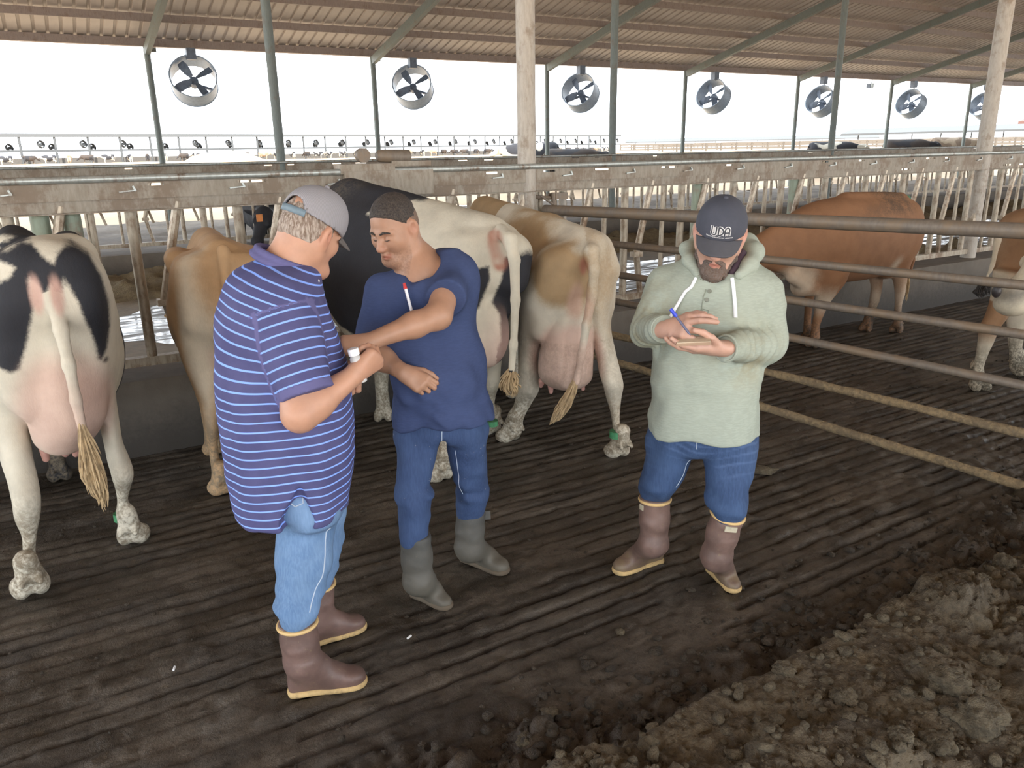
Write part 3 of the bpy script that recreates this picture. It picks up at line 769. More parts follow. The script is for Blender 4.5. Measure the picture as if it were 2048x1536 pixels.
def hoof(s, P, toe, sc=1.0, k=.015):
    "cloven foot at ground point P with toe direction (horizontal)"
    t = nrm(V3(toe[0], toe[1], 0)); sd = np.cross(ZV, t); P = np.asarray(P, float)
    for e in (-1, 1):
        s.ell(P+t*.02*sc+sd*e*.036*sc+ZV*.038*sc, (.068*sc, .033*sc, .045*sc), np.array([nrm(t*.93+sd*e*.12-ZV*.25), nrm(sd-t*e*.12), nrm(ZV+t*.25)]), k=k)
        s.cap(P-t*.055*sc+sd*e*.03*sc+ZV*.1*sc, P-t*.075*sc+sd*e*.032*sc+ZV*.085*sc, .017*sc, .012*sc, k=.012)
    s.cap(P-t*.0*sc+ZV*.07*sc, P-t*.035*sc+ZV*.17*sc, .045*sc, .042*sc, k=.03)
    s.cap(P+t*.1*sc+ZV*.0, P+t*.02*sc+ZV*.085*sc, .006*sc, .006*sc, k=.008, sign=-1)
    s.cap(P-t*.07*sc+ZV*.0, P-t*.06*sc+ZV*.06*sc, .007*sc, .004*sc, k=.01, sign=-1)

def tailsw(parent, pts, rad, mat, seed=1, n=46, spread=.045, name='tail_switch'):
    "switch of hair: a thin core plus many wavy strands"
    m = MB(); r = random.Random(seed); pts = [np.asarray(p, float) for p in pts]
    m.tube(pts[:-1], [x*.3 for x in rad[:-2]]+[.002], 8)
    for i in range(int(n*2.4)):
        a = r.uniform(0, 6.283); q = r.uniform(.1, 1.0)**.6; off = V3(math.cos(a), math.sin(a), 0)
        st = r.uniform(-.05, .5); en = min(st+r.uniform(.35, .7), r.uniform(.7, 1.2)); P = []; ph = r.uniform(0, 6.28); am = r.uniform(.003, .013); fr = r.uniform(7, 13)
        for j in range(8):
            f = st+(en-st)*j/7; x = min(max(f, 0), 1)*(len(pts)-1); i0 = min(int(x), len(pts)-2); p = pts[i0]+(pts[i0+1]-pts[i0])*(x-i0)
            if f > 1: p = p+(pts[-1]-pts[-2])*(f-1)*(len(pts)-1)
            rr = max(np.interp(x, range(len(rad)), rad), .016)*min(1, .35+j*.16)
            P.append(p+off*rr*q+V3(math.sin(ph+f*fr)*am, math.cos(ph*1.7+f*fr)*am, 0)*(j/7))
        m.tube(P, [.003, .005, .0055, .0055, .005, .004, .003, .0008], 4)
    return m.build(name, mat, parent, True)
def band(parent, c, ax, rad, wd=.02, mat=None):
    ax = nrm(ax); MB().tube([np.asarray(c)-ax*wd, np.asarray(c)+ax*wd], rad, 18).build('leg_band', mat or M_BAND, parent, True)

def head_sdf(s, poll, mz, up=(0, 0, 1), sc=1.0, ears=True, k=.03):
    "cow head from poll to muzzle"
    poll, mz = np.asarray(poll, float), np.asarray(mz, float); f = nrm(mz-poll); L = np.linalg.norm(mz-poll); sd = nrm(np.cross(up, f)); u = np.cross(f, sd)
    B = np.array([f, sd, u])
    s.ell(poll+f*.12*L-u*.03*sc, (.17*sc, .115*sc, .12*sc), B, k=k)
    s.cap(poll+f*.2*L-u*.04*sc, mz-f*.06*sc-u*.035*sc, .1*sc, .07*sc, k=k)
    s.ell(mz-f*.05*sc-u*.03*sc, (.075*sc, .088*sc, .075*sc), B, k=.03)
    s.cap(poll+f*.18*L-u*.15*sc, mz-f*.09*sc-u*.085*sc, .055*sc, .045*sc, k=.05)
    for e in (-1, 1):
        s.ell(poll+f*.42*L*.8+sd*e*.085*sc+u*.03*sc, (.05*sc, .03*sc, .035*sc), B, k=.03)
        s.ell(mz-f*.0*sc+sd*e*.048*sc-u*.005*sc, (.03*sc, .014*sc, .022*sc), B, k=.015, sign=-1)
        if ears:
            d = nrm(sd*e-f*.15+u*.05); s.ell(poll+f*.02+sd*e*.17*sc-u*.03*sc, (.11*sc, .022*sc, .05*sc), np.array([d, nrm(np.cross(u, d)), nrm(np.cross(d, np.cross(u, d)))]), k=.02)
    s.cap(mz+f*.03*sc-u*.075*sc-sd*.05*sc, mz+f*.03*sc-u*.075*sc+sd*.05*sc, .006, .006, k=.01, sign=-1)
    return B

def legz(P, top, foot):  # 0 at top z, 1 at foot z
    return np.clip((top-P[:, 2])/(top-foot), 0, 1)
def finish_cow(root, s, h, mat, attrs, name='body'):
    o = sdf_obj(name, s, h, mat, root, attrs); return o

# ---------------------------------------------------------------- 1: black and white cow, left, seen from behind
D1 = 3.42
pR, pL = atz(267, 1086, 0), atz(66, 1192, 0)
root = empty('dairy_cow', (-.12, 4.0, 0), 'black and white dairy cow seen from behind at the far left with a full udder', 'cow')
s = SDF()
rows(s, D1, [(486, -10, 168), (500, -30, 182), (520, -38, 196), (545, -42, 207), (580, -46, 218, 0, .26), (620, -48, 222, .03, .22), (660, -44, 220, .08, .14)], .27, k=.08, endk=.12, n=2.2)
# hooks, pins and spine
s.cap(J(27, 500, D1+.25), J(27, 478, D1+.45), .075, .07, k=.08); s.cap(J(152, 508, D1+.2), J(138, 490, D1+.45), .08, .07, k=.08)
s.cap(J(96, 520, D1-.12), V3(-.15, 5.2, 1.44), .06, .07, k=.12)
s.cap(J(55, 540, D1-.16), J(58, 600, D1-.2), .085, .08, k=.08); s.cap(J(140, 545, D1-.14), J(150, 610, D1-.18), .085, .08, k=.08)
s.cap(J(104, 545, D1-.36), J(106, 640, D1-.36), .03, .02, k=.06, sign=-1)
# barrel, shoulders, neck, head through the headlock
s.loft(V3(-.15, 0, 0), (V3(1, 0, 0), ZV, V3(0, 1, 0)), [(3.75, .03, 1.1, .2, .3), (4.0, .03, 1.1, .27, .34), (4.4, 0, 1.02, .36, .42), (4.8, 0, 1.0, .37, .44), (5.2, 0, 1.05, .3, .4), (5.5, 0, 1.1, .22, .32), (5.75, 0, 1.05, .14, .24), (6.1, 0, .85, .11, .16)], k=.15, endk=.08)
head_sdf(s, V3(-.15, 6.15, .82), V3(-.15, 6.5, .45))
# right hind leg, left hind leg
rows(s, D1, [(545, 128, 205, 0, .2), (600, 132, 221, 0, .22), (660, 140, 224, 0, .2), (700, 152, 223, .02, .17), (750, 170, 226, .03, .145), (800, 186, 233, .03, .125), (850, 199, 240, .02, .115), (885, 207, 246, 0.0, .1), (920, 214, 260, -.02, .092), (945, 221, 268, -.05, .08), (975, 230, 262, -.02, .06), (1005, 234, 256, .02, .042), (1035, 236, 260, .03, .036), (1060, 237, 274, .01, .05), (1078, 238, 288, 0, .055)], .1, k=.045, foot=pR)
hoof(s, pR+V3(0, -.01, 0), (.25, 1), 1.15)
rows(s, D1, [(545, -40, 82, 0, .2), (620, -48, 76, 0, .2), (700, -46, 68, .04, .165), (770, -38, 58, .06, .145), (830, -30, 56, .06, .13), (880, -12, 62, .04, .13), (920, 0, 68, .02, .105), (960, 13, 77, -.02, .092), (995, 21, 83, -.05, .078), (1030, 26, 83, -.03, .06), (1070, 42, 75, 0.02, .048), (1110, 46, 73, .04, .046), (1145, 44, 90, .02, .052), (1172, 38, 100, 0, .056)], .1, k=.045, foot=pL)
hoof(s, pL, (-.12, 1), 1.2)
# fore legs
for P in (atz(122, 962, 0)+V3(.0, 0, 0), V3(-.42, 5.2, 0)):
    s.chain([P+V3(0, .0, .95), P+V3(0, 0, .45), P+V3(0, .02, .1)], [.11, .055, .042], k=.06); hoof(s, P, (0, 1), 1.05)
# udder
rows(s, D1-.11, [(600, 84, 146, -.02, .1), (640, 74, 158, -.0, .14), (690, 62, 186, .02, .17), (740, 52, 208, .03, .2), (800, 49, 218, .05, .22), (850, 56, 211, .06, .2), (880, 70, 190, 0.07, .15), (899, 95, 165, 0.08, .11)], .2, k=.014)
s.cap(J(140, 640, D1-.33), J(143, 890, D1-.3), .02, .028, k=.05, sign=-1)
# tail
tl = [J(98, 545, D1-.2), J(108, 600, D1-.26), J(122, 660, D1-.3), (J(138, 730, D1-.32)), J(152, 800, D1-.33), J(166, 862, D1-.32)]
s.chain(tl, [.05, .034, .027, .024, .022, .02], k=.025)
for p in ((88, 903), (131, 893), (152, 895)):
    pass
C1, U1, S1 = sight(90, 640, D1-.15)
def pl1(x, y): r = ray(x, y); q = CC+r*((C1@S1)/(r@S1)); return np.array([q@U1, q[2]])
pat1 = [pl1(x, y) for x, y in ((-60, 515), (14, 500), (40, 482), (62, 484), (88, 510), (104, 522), (112, 500), (128, 487), (148, 488), (178, 506), (200, 548), (216, 600), (220, 650), (214, 690), (202, 715), (193, 712), (188, 682), (176, 652), (160, 618), (150, 590), (132, 560), (124, 545), (121, 562), (116, 577), (106, 572), (98, 560), (88, 580), (80, 573), (70, 560), (56, 548), (60, 575), (66, 600), (60, 640), (50, 690), (38, 730), (20, 738), (-2, 728), (-60, 700))]
hole = [pl1(x, y) for x, y in ((-30, 510), (10, 522), (30, 528), (20, 548), (-5, 562), (-40, 560))]
spot = pl1(210, 716)
def at1(P):
    U = np.stack([P@U1, P[:, 2]], 1); d = poly_sd(U, pat1); d = np.minimum(d, -poly_sd(U, hole))
    d = np.maximum(d, .012-np.linalg.norm(U-spot, axis=1))
    dt = np.min([np.linalg.norm(P-(a+(b-a)*f), axis=1) for a, b in zip(tl[1:-1], tl[2:]) for f in (0, .33, .66)], 0)
    d = np.where(dt < .045, -.05, d); d = np.where(P[:, 1] > 5.0, .06*np.sin(P[:, 1]*4)+.02, np.where(P[:, 1] > 4.3, .08-.25*np.abs(P[:, 1]-4.65)+.1*vnoise(P, 2.5, 3), d)); return np.clip(d, -.1, .1)
def pink1(P):
    c = J(135, 810, D1-.12); q = (P-c)/np.array([.22, .34, .3]); u = sstep(np.linalg.norm(q, axis=1), 1.15, .7)*.75
    for x in (72, 114): u = np.maximum(u, sstep(np.linalg.norm((P-J(x, 592, D1-.3))/np.array([.03, .16, .1]), axis=1), 1.1, .5)*.9)
    return u
mudf = lambda lo, hi: (lambda P: sstep(P[:, 2], hi, lo))
root1 = root
finish_cow(root, s, .0115, coat_mat('holstein_coat', WHITE, BLACK), {'patch': at1, 'pink': pink1, 'mud': lambda P: sstep(P[:, 2], .62, .25)*.95+.0, 'raw': lambda P: np.zeros(len(P))})
for x, y, x2, y2 in ((88, 890, 92, 918), (128, 880, 131, 908), (150, 882, 152, 908)): sdf_obj('teat', SDF().cap(J(x, y, D1-.12), J(x2, y2, D1-.1), .026, .016, k=.01), .006, M_TEAT, root)
tailsw(root, [J(160, 842, D1-.33), J(172, 890, D1-.33), J(184, 940, D1-.33), J(198, 985, D1-.33), J(208, 1012, D1-.33)], [.024, .036, .045, .036, .01], M_SWITCH, 2, 70)
band(root, J(248, 1032, D1+.235), (.05, .05, 1), .05, .02)

# ---------------------------------------------------------------- 2: tan cow behind the striped man
D2 = 4.42; M_TANC = coat_mat('tan_coat', (.47, .3, .16), (.62, .53, .4), .03, fine=.09)
p2 = atz(446, 988, 0)
root = empty('dairy_cow', (.75, 4.6, 0), 'bony tan cow seen from behind, partly hidden by the striped shirt', 'cow')
s = SDF()
rows(s, D2, [(494, 395, 500), (505, 352, 535), (520, 342, 548), (550, 338, 552), (600, 342, 548, .03, .2), (640, 350, 540, .08, .13)], .24, k=.08, endk=.1, n=2.2)
s.cap(J(440, 500, D2-.1), V3(.85, 5.5, 1.42), .05, .06, k=.1); s.cap(J(352, 522, D2+.1), J(350, 515, D2+.3), .06, k=.06); s.cap(J(528, 522, D2+.1), J(530, 515, D2+.3), .06, k=.06)
s.cap(J(385, 545, D2-.18), J(390, 640, D2-.2), .07, .06, k=.07); s.cap(J(490, 545, D2-.18), J(490, 640, D2-.2), .07, .06, k=.07)
s.loft(V3(.85, 0, 0), (V3(1, 0, 0), ZV, V3(0, 1, 0)), [(4.4, 0, 1.1, .2, .26), (4.75, 0, 1.0, .33, .38), (5.1, 0, .98, .35, .42), (5.45, 0, 1.05, .26, .36), (5.75, 0, 1.1, .14, .24), (6.1, 0, .9, .11, .17)], k=.15, endk=.06)
head_sdf(s, V3(.85, 6.1, .85), V3(.85, 6.45, .45))
rows(s, D2, [(540, 356, 440, 0, .17), (620, 350, 446, 0, .19), (680, 352, 446, 0, .17), (720, 364, 446, 0, .15), (760, 380, 443, 0, .125), (800, 396, 440, .0, .105), (830, 404, 439, -.02, .085), (860, 409, 438, -.02, .07), (890, 415, 436, 0, .048), (930, 421, 441, .02, .043), (965, 424, 455, 0, .05), (985, 424, 462, 0, .055)], .1, k=.045, foot=p2)
hoof(s, p2, (-.1, 1), 1.1)
pp = p2+V3(.42, .05, 0); s.chain([pp+V3(0, .05, .8), pp+V3(0, -.08, .5), pp+V3(0, 0, .1)], [.14, .06, .045], k=.06); hoof(s, pp, (0, 1), 1.1)
for P in (V3(.68, 5.25, 0), V3(1.02, 5.2, 0)):
    s.chain([P+V3(0, 0, .9), P+V3(0, 0, .45), P+V3(0, .02, .1)], [.1, .052, .04], k=.06); hoof(s, P, (0, 1), 1)
s.ell(J(455, 700, D2-.05), (.13, .16, .2), k=.05)
s.chain([J(446, 500, D2-.24), J(452, 560, D2-.3), J(455, 680, D2-.3), J(456, 800, D2-.29)], [.035, .028, .02, .016], k=.02)
def at2(P): return np.clip(.2-np.abs(P@HU-(J(415, 600, D2)@HU))*1.2-np.abs(P[:, 2]-1.0)*.35-np.maximum(P[:, 1]-4.55, 0)+.06*vnoise(P, 4, 9), -.2, .2)
finish_cow(root, s, .016, M_TANC, {'patch': at2, 'pink': lambda P: sstep(np.linalg.norm((P-J(455, 700, D2-.05))/np.array([.15, .2, .24]), axis=1), 1.1, .8)*.5, 'mud': lambda P: sstep(P[:, 2], .6, .3), 'raw': lambda P: np.zeros(len(P))})
tailsw(root, [J(455, 790, D2-.29), J(456, 850, D2-.29), J(457, 915, D2-.28), J(459, 950, D2-.27)], [.018, .025, .025, .006], M_SWITCH, 3, 24)

# ---------------------------------------------------------------- 3: big black and white cow behind the man in the blue T-shirt
D3 = 4.72; root = empty('dairy_cow', (1.95, 4.7, 0), 'large black and white cow with a sore under its tail, behind the crew-cut man', 'cow')
hA, hB, fA = atz(884, 962, 0), atz(984, 868, 0), atz(768, 838, 0)
s = SDF(); sp0, sp1 = J(1012, 462, D3-.05), J(780, 392, 5.35)
rows(s, D3, [(448, 960, 1024), (462, 930, 1036), (480, 915, 1043), (510, 905, 1048), (550, 896, 1046), (590, 890, 1034, .03, .2), (625, 890, 1018, .08, .13)], .26, k=.08, endk=.12, n=2.2)
ax3 = nrm(V3(-.34, 1, 0)); sd3 = V3(ax3[1], -ax3[0], 0)
s.loft(V3(2.18, 4.15, 0), (sd3, ZV, ax3), [(-.05, 0, 1.28, .24, .26), (.2, 0, 1.2, .32, .4), (.55, 0, 1.13, .38, .52), (.9, 0, 1.13, .4, .56), (1.2, 0, 1.2, .33, .53), (1.45, 0, 1.27, .26, .44), (1.7, 0, 1.27, .16, .29), (2.0, 0, 1.05, .12, .2), (2.2, 0, .9, .11, .15)], k=.14, endk=.08)
s.cap(V3(2.22, 4.1, 1.5), V3(1.8, 5.3, 1.68), .05, .08, k=.12)
s.cap(J(1035, 505, D3-.1), J(1030, 560, D3-.12), .09, .08, k=.08); s.cap(J(940, 520, D3-.2), J(935, 600, D3-.22), .1, .09, k=.08)
hb = V3(2.18, 4.15, 0)+ax3*2.2; head_sdf(s, hb+V3(0, 0, .85), hb+ax3*.35+V3(0, 0, .5))
rows(s, D3, [(560, 960, 1040, 0, .19), (620, 955, 1022, 0, .19), (660, 950, 1010, 0, .18), (700, 952, 1006, 0, .16), (735, 960, 1002, 0, .125), (765, 966, 1000, -.03, .095), (790, 970, 992, -.02, .065), (820, 972, 989, 0, .047), (845, 972, 994, 0, .047), (862, 970, 1002, 0, .052)], .1, k=.045, foot=hB)
hoof(s, hB, (-.2, 1), 1.1)
s.chain([hA+V3(.08, .1, .85), hA+V3(.1, -.1, .5), hA+V3(.03, .03, .1)], [.17, .07, .05], k=.06); hoof(s, hA, (-.2, 1), 1.15)
for P in (fA, fA+V3(.4, .05, 0)):
    s.chain([P+V3(.02, -.02, 1.0), P+V3(0, -.02, .46), P+V3(0, .02, .1)], [.13, .058, .043], k=.06); hoof(s, P, (-.2, 1) if P is not fA else (-.3, -.6), 1.05)
s.ell(J(965, 660, D3-.12), (.15, .2, .24), k=.05)
tl3 = [J(1003, 462, D3-.22), J(1020, 480, D3-.36), J(1029, 520, D3-.42), J(1031, 600, D3-.43), J(1027, 690, D3-.43), J(1023, 745, D3-.42)]
s.chain(tl3, [.045, .04, .031, .026, .022, .02], k=.025)
# coat: white saddle and rump patches on black, in the cow's own side and rear planes
def at3(P):
    q = P-V3(2.18, 4.15, 0); t = q@ax3; z = P[:, 2]; y = q@sd3; nz = .05*fbm(P, 4, 3, 13)
    sad = poly_sd(np.stack([t, z], 1), [(-.3, 1.36), (-.1, 1.27), (.2, 1.22), (.42, 1.3), (.5, 1.42), (.62, 1.56), (.75, 1.58), (.5, 1.66), (.1, 1.72), (-.35, 1.6)])+nz*.6
    d = -sad                                                           # black positive
    neck = poly_sd(np.stack([t, z], 1), [(1.32, 1.52), (1.5, 1.48), (1.9, 1.25), (2.1, 1.3), (1.8, 1.75), (1.36, 1.8)])+nz*.3; d = np.minimum(d, -neck)
    d = np.where(z < .62, -.1, d)
    belly = .84-z+.25*(t-.95); d = np.where((t > .3) & (t < 1.5), np.minimum(d, -belly+.0+nz), d)
    U = P@HU; rear = (t < .25)
    cr = poly_sd(np.stack([U, z], 1), [np.array([J(x, yy, D3)@HU, J(x, yy, D3)[2]]) for x, yy in ((988, 470), (1010, 500), (1004, 545), (985, 590), (1000, 612), (1003, 660), (985, 700), (900, 760), (880, 640), (960, 600), (982, 545), (978, 500))])
    d = np.where(rear & (z < 1.42), np.minimum(d, -cr), d)
    d = np.where(rear & (z < 1.05) & (U < J(960, 600, D3)@HU+.1), np.minimum(d, -.02), d)
    dt = np.min([np.linalg.norm(P-(a+(b-a)*f), axis=1) for a, b in zip(tl3[1:-1], tl3[2:]) for f in (0, .33, .66)], 0); d = np.where(dt < .05, -.06, d)
    return np.clip(d, -.1, .1)
def raw3(P):
    a, b = J(990, 478, D3-.3), J(1001, 535, D3-.3); h = np.clip(((P-a)@(b-a))/((b-a)@(b-a)), 0, 1); w_ = np.linalg.norm((P-a-h[:, None]*(b-a))@np.array([HU, ZV]).T, axis=1)
    return sstep(w_+.02*vnoise(P, 18, 3), .055, .02)*(P[:, 1] < 4.5)*(.65+.35*vnoise(P, 30, 4))
finish_cow(root, s, .014, coat_mat('holstein_coat_dusty', (.6, .55, .44), BLACK), {'patch': at3, 'pink': lambda P: sstep(np.linalg.norm((P-J(970, 680, D3-.12))/np.array([.15, .22, .26]), axis=1), 1.15, .8)*.6, 'mud': lambda P: np.maximum(sstep(P[:, 2], .55, .25), .35*sstep(P[:, 2], 1.38, 1.48)*sstep(vnoise(P, 3, 5), -.2, .5)), 'raw': raw3})
tailsw(root, [J(1023, 735, D3-.42), J(1021, 755, D3-.42), J(1019, 775, D3-.41), J(1022, 792, D3-.41)], [.022, .055, .06, .025], M_SWITCH, 4, 50)
band(root, J(984, 846, D3+.16), (0, 0, 1), .04, .018)

# ---------------------------------------------------------------- 4: pale tan and white cow at the gate
D4 = 4.86; root = empty('dairy_cow', (2.8, 4.2, 0), 'pale tan and white cow with a green leg band, its rear to the gate rails', 'cow')
hR, hL = atz(1238, 914, 0), atz(1022, 882, 0)
s = SDF()
rows(s, D4, [(478, 1140, 1208), (490, 1105, 1216), (510, 1080, 1224), (540, 1062, 1228), (565, 1054, 1228, 0, .26), (600, 1050, 1222, .03, .22), (632, 1052, 1216, .09, .13)], .27, k=.08, endk=.12, n=2.2)
s.cap(J(1207, 492, D4-.04), J(1218, 540, D4-.08), .05, .07, k=.06); s.cap(J(1118, 525, D4-.14), J(1092, 660, D4-.06), .1, .09, k=.16)
s.cap(J(1190, 484, D4-.14), V3(2.85, 5.3, 1.53), .05, .08, k=.12)
s.cap(J(1105, 470, D4+.2), J(1100, 455, D4+.35), .06, k=.08)
s.loft(V3(2.86, 0, 0), (V3(1, 0, 0), ZV, V3(0, 1, 0)), [(3.95, -.03, 1.1, .2, .28), (4.3, -.02, 1.08, .31, .38), (4.7, 0, 1.05, .37, .45), (5.1, 0, 1.05, .36, .46), (5.4, .02, 1.12, .26, .4), (5.7, .03, 1.18, .16, .28), (6.0, .03, 1.0, .12, .19), (6.3, .03, .85, .1, .15)], k=.14, endk=.08)
head_sdf(s, V3(2.88, 6.2, .85), V3(2.88, 6.6, .45))
rows(s, D4, [(530, 1172, 1228, 0, .2), (600, 1172, 1223, 0, .21), (640, 1176, 1221, .02, .17), (680, 1185, 1226, .03, .14), (715, 1193, 1234, .02, .12), (745, 1198, 1242, -.02, .11), (768, 1205, 1247, -.05, .086), (795, 1212, 1243, -.03, .06), (825, 1221, 1240, .0, .047), (855, 1225, 1240, .02, .038), (880, 1222, 1250, 0, .048), (900, 1218, 1256, 0, .055)], .1, k=.045, foot=hR)
hoof(s, hR, (.1, 1), 1.15)
rows(s, D4, [(540, 1066, 1165, -.02, .21), (600, 1046, 1140, .0, .2), (650, 1040, 1106, .03, .165), (690, 1036, 1082, .03, .14), (720, 1036, 1076, .0, .125), (750, 1036, 1078, -.02, .105), (775, 1035, 1079, -.05, .085), (800, 1030, 1067, .0, .06), (825, 1022, 1053, .02, .05), (850, 1008, 1044, .02, .05), (870, 1000, 1044, 0, .056)], .1, k=.045, foot=hL)
hoof(s, hL, (-.3, 1), 1.15)
for P in (V3(2.7, 5.25, 0), V3(3.05, 5.2, 0)):
    s.chain([P+V3(0, 0, .95), P+V3(0, 0, .45), P+V3(0, .02, .1)], [.11, .055, .042], k=.06); hoof(s, P, (0, 1), 1.05)
rows(s, D4, [(590, 1125, 1185, -.12, .1), (630, 1110, 1186, -.1, .13), (670, 1090, 1186, -.08, .16), (710, 1078, 1187, -.06, .19), (740, 1076, 1186, -.05, .19), (762, 1086, 1180, -.04, .15), (774, 1104, 1165, -.04, .1)], .2, k=.014, dd=-.02)
s.cap(J(1146, 620, D4-.28), J(1140, 768, D4-.24), .02, .03, k=.05, sign=-1)
tl4 = [J(1186, 486, D4-.16), J(1183, 505, D4-.3), J(1186, 540, D4-.36), J(1184, 590, D4-.37), J(1173, 650, D4-.36), J(1163, 710, D4-.35), J(1152, 765, D4-.34)]
s.chain(tl4, [.05, .045, .036, .03, .026, .024, .022], k=.025)
s.cap(J(1166, 512, D4-.36), J(1172, 555, D4-.36), .018, .014, k=.03, sign=-1)
def at4(P):
    z = P[:, 2]; t = P[:, 1]; nz = .07*fbm(P, 3.5, 3, 23); c = J(1092, 545, D4-.2)
    d = .165-np.sqrt(((P@HU-c@HU)/1.0)**2+((z-c[2])/1.3+.25*(P@HU-c@HU))**2)+nz*1.8; d = np.where(t > 4.75, -.1, d)
    d = np.maximum(d, np.where(t > 4.9, z-1.38+.4*(t-5.2)+nz, -.1)); d = np.maximum(d, .07-np.linalg.norm(P-J(1222, 530, D4), axis=1)+nz); d = np.where((P@HU > J(1165, 500, D4)@HU), np.maximum(d, -.03+nz*.6), d)
    return np.clip(d, -.15, .15)
finish_cow(root, s, .0125, coat_mat('fawn_white_coat', (.63, .575, .465), (.39, .27, .15), .03, fine=.06), {'patch': at4, 'pink': lambda P: np.maximum(sstep(np.linalg.norm((P-J(1135, 715, D4-.12))/np.array([.21, .36, .27]), axis=1), 1.1, .8)*.75, sstep(np.linalg.norm((P-J(1160, 610, D4-.3))/np.array([.06, .16, .16]), axis=1), 1.1, .5)*.6),
    'mud': lambda P: np.maximum(sstep(P[:, 2], .55, .2), .3*(P[:, 2] < .8)), 'raw': lambda P: sstep(np.linalg.norm((P-J(1168, 535, D4-.33))@np.array([HU, ZV*.45]).T, axis=1), .032, .012)*.9*(P[:, 1] < 4.3)})
for x, y, x2, y2 in ((1101, 766, 1102, 784), (1164, 762, 1166, 778), (1084, 762, 1082, 772)): sdf_obj('teat', SDF().cap(J(x, y, D4-.06), J(x2, y2, D4-.05), .024, .014, k=.01), .006, M_TEAT, root)
tailsw(root, [J(1155, 750, D4-.34), J(1142, 785, D4-.34), J(1126, 815, D4-.34), J(1112, 838, D4-.34), J(1104, 846, D4-.34)], [.024, .036, .046, .03, .008], M_SWITCH, 5, 60)
band(root, J(1233, 868, 4.70), (0, 0, 1), .046, .022)
sl2 = root

# ---------------------------------------------------------------- 5: brown cow in side view beyond the gate
YB = 5.02; root = empty('brown_cow', (7.0, YB, 0), 'reddish brown cow in side view with lowered head, beyond the gate rails', 'cow')
def colsx(px, t, b): 
    A, B = aty(px, t, YB), aty(px, b, YB); return A[0], (A[2]+B[2])/2, (A[2]-B[2])/2
s = SDF(); st = []
for px, t, b, wd in ((1831, 418, 480, .12), (1822, 402, 520, .2), (1795, 394, 535, .25), (1760, 391, 552, .28), (1715, 391, 560, .31), (1670, 395, 562, .32), (1635, 403, 560, .28), (1605, 416, 556, .22), (1575, 434, 548, .15), (1545, 452, 540, .11), (1510, 474, 535, .1), (1480, 492, 540, .095)):
    x, zc, hz = colsx(px, t, b); st.append((x, 0, zc, wd, hz))
s.loft(V3(0, YB, 0), (V3(0, 1, 0), ZV, V3(1, 0, 0)), st, k=.1, endk=.08)
head_sdf(s, aty(1470, 505, YB), aty(1415, 600, YB), up=(-.5, 0, .8))
s.cap(aty(1612, 540, YB-.05), aty(1600, 575, YB-.05), .12, .09, k=.08); s.cap(aty(1585, 555, YB-.1), aty(1622, 578, YB-.1), .06, .07, k=.05)
s.cap(aty(1690, 395, YB), aty(1800, 396, YB), .04, .05, k=.08)
DB = (aty(1640, 600, YB-.14)@HV)
rows(s, DB, [(530, 1625, 1705, 0, .12), (560, 1632, 1694, 0, .11), (585, 1631, 1676, 0, .085), (605, 1630, 1660, 0, .07), (625, 1628, 1650, 0, .06), (645, 1624, 1642, 0, .05), (668, 1620, 1637, 0, .05), (684, 1616, 1637, 0, .05)], .07, k=.05); P5 = atz(1626, 694, 0); hoof(s, P5, (-1, -.3), 1.0)
DB2 = (aty(1617, 600, YB+.12)@HV)
rows(s, DB2, [(560, 1604, 1640, 0, .09), (590, 1608, 1630, 0, .07), (615, 1609, 1625, 0, .055), (650, 1607, 1622, 0, .045), (676, 1604, 1624, 0, .05)], .07, k=.05); P6 = atz(1612, 684, 0); hoof(s, P6, (-1, -.2), .95)
DH = (aty(1797, 600, YB-.1)@HV)
rows(s, DH, [(490, 1745, 1828, 0, .14), (520, 1765, 1824, 0, .13), (545, 1780, 1818, 0, .1), (570, 1787, 1813, 0, .08), (590, 1789, 1810, 0, .07), (610, 1789, 1804, 0, .055), (640, 1788, 1803, 0, .045), (655, 1784, 1804, 0, .05)], .07, k=.05); P7 = atz(1793, 664, 0); hoof(s, P7, (-1, -.35), 1.0)
DH2 = (aty(1745, 600, YB+.12)@HV)
rows(s, DH2, [(520, 1728, 1790, 0, .12), (550, 1736, 1768, 0, .1), (575, 1741, 1765, 0, .08), (600, 1738, 1760, 0, .06), (625, 1733, 1750, 0, .045), (645, 1726, 1746, 0, .048), (655, 1720, 1746, 0, .05)], .07, k=.05); P8 = atz(1732, 662, 0); hoof(s, P8, (-1, -.3), 1.0)
s.chain([aty(1826, 412, YB-.05), aty(1832, 440, YB-.05), aty(1826, 520, YB-.08), aty(1816, 560, YB-.1)], [.035, .028, .022, .02], k=.02)
s.ell(aty(1772, 535, YB-.02), (.16, .12, .12), k=.05)
def at5(P):
    d = np.maximum(.09-np.linalg.norm(P-aty(1782, 526, YB-.15), axis=1), .16-np.linalg.norm((P-aty(1600, 565, YB-.15))*np.array([.8, .5, 1.0]), axis=1)); d = np.maximum(d, np.where(P[:, 0] < aty(1625, 600, YB)[0], .07-np.abs(P[:, 2]-.5)*.7, -.1)); d = np.maximum(d, np.where((P[:, 2] < .62)&(P[:, 0] > 6.9), .05-.3*np.abs(P[:, 2]-.42)+.05*vnoise(P, 6, 4)-.0, -.1)); return np.clip(d, -.15, .15)
finish_cow(root, s, .02, coat_mat('red_brown_coat', (.29, .145, .073), (.52, .41, .3), .03, (.07, .055, .04), fine=.07), {'patch': at5, 'pink': lambda P: np.zeros(len(P)), 'mud': lambda P: np.maximum(sstep(P[:, 2], .42, .15), .75*sstep(P[:, 2], 1.22, 1.34)*sstep(vnoise(P, 2.2, 8), -.3, .6)), 'raw': lambda P: np.zeros(len(P))})
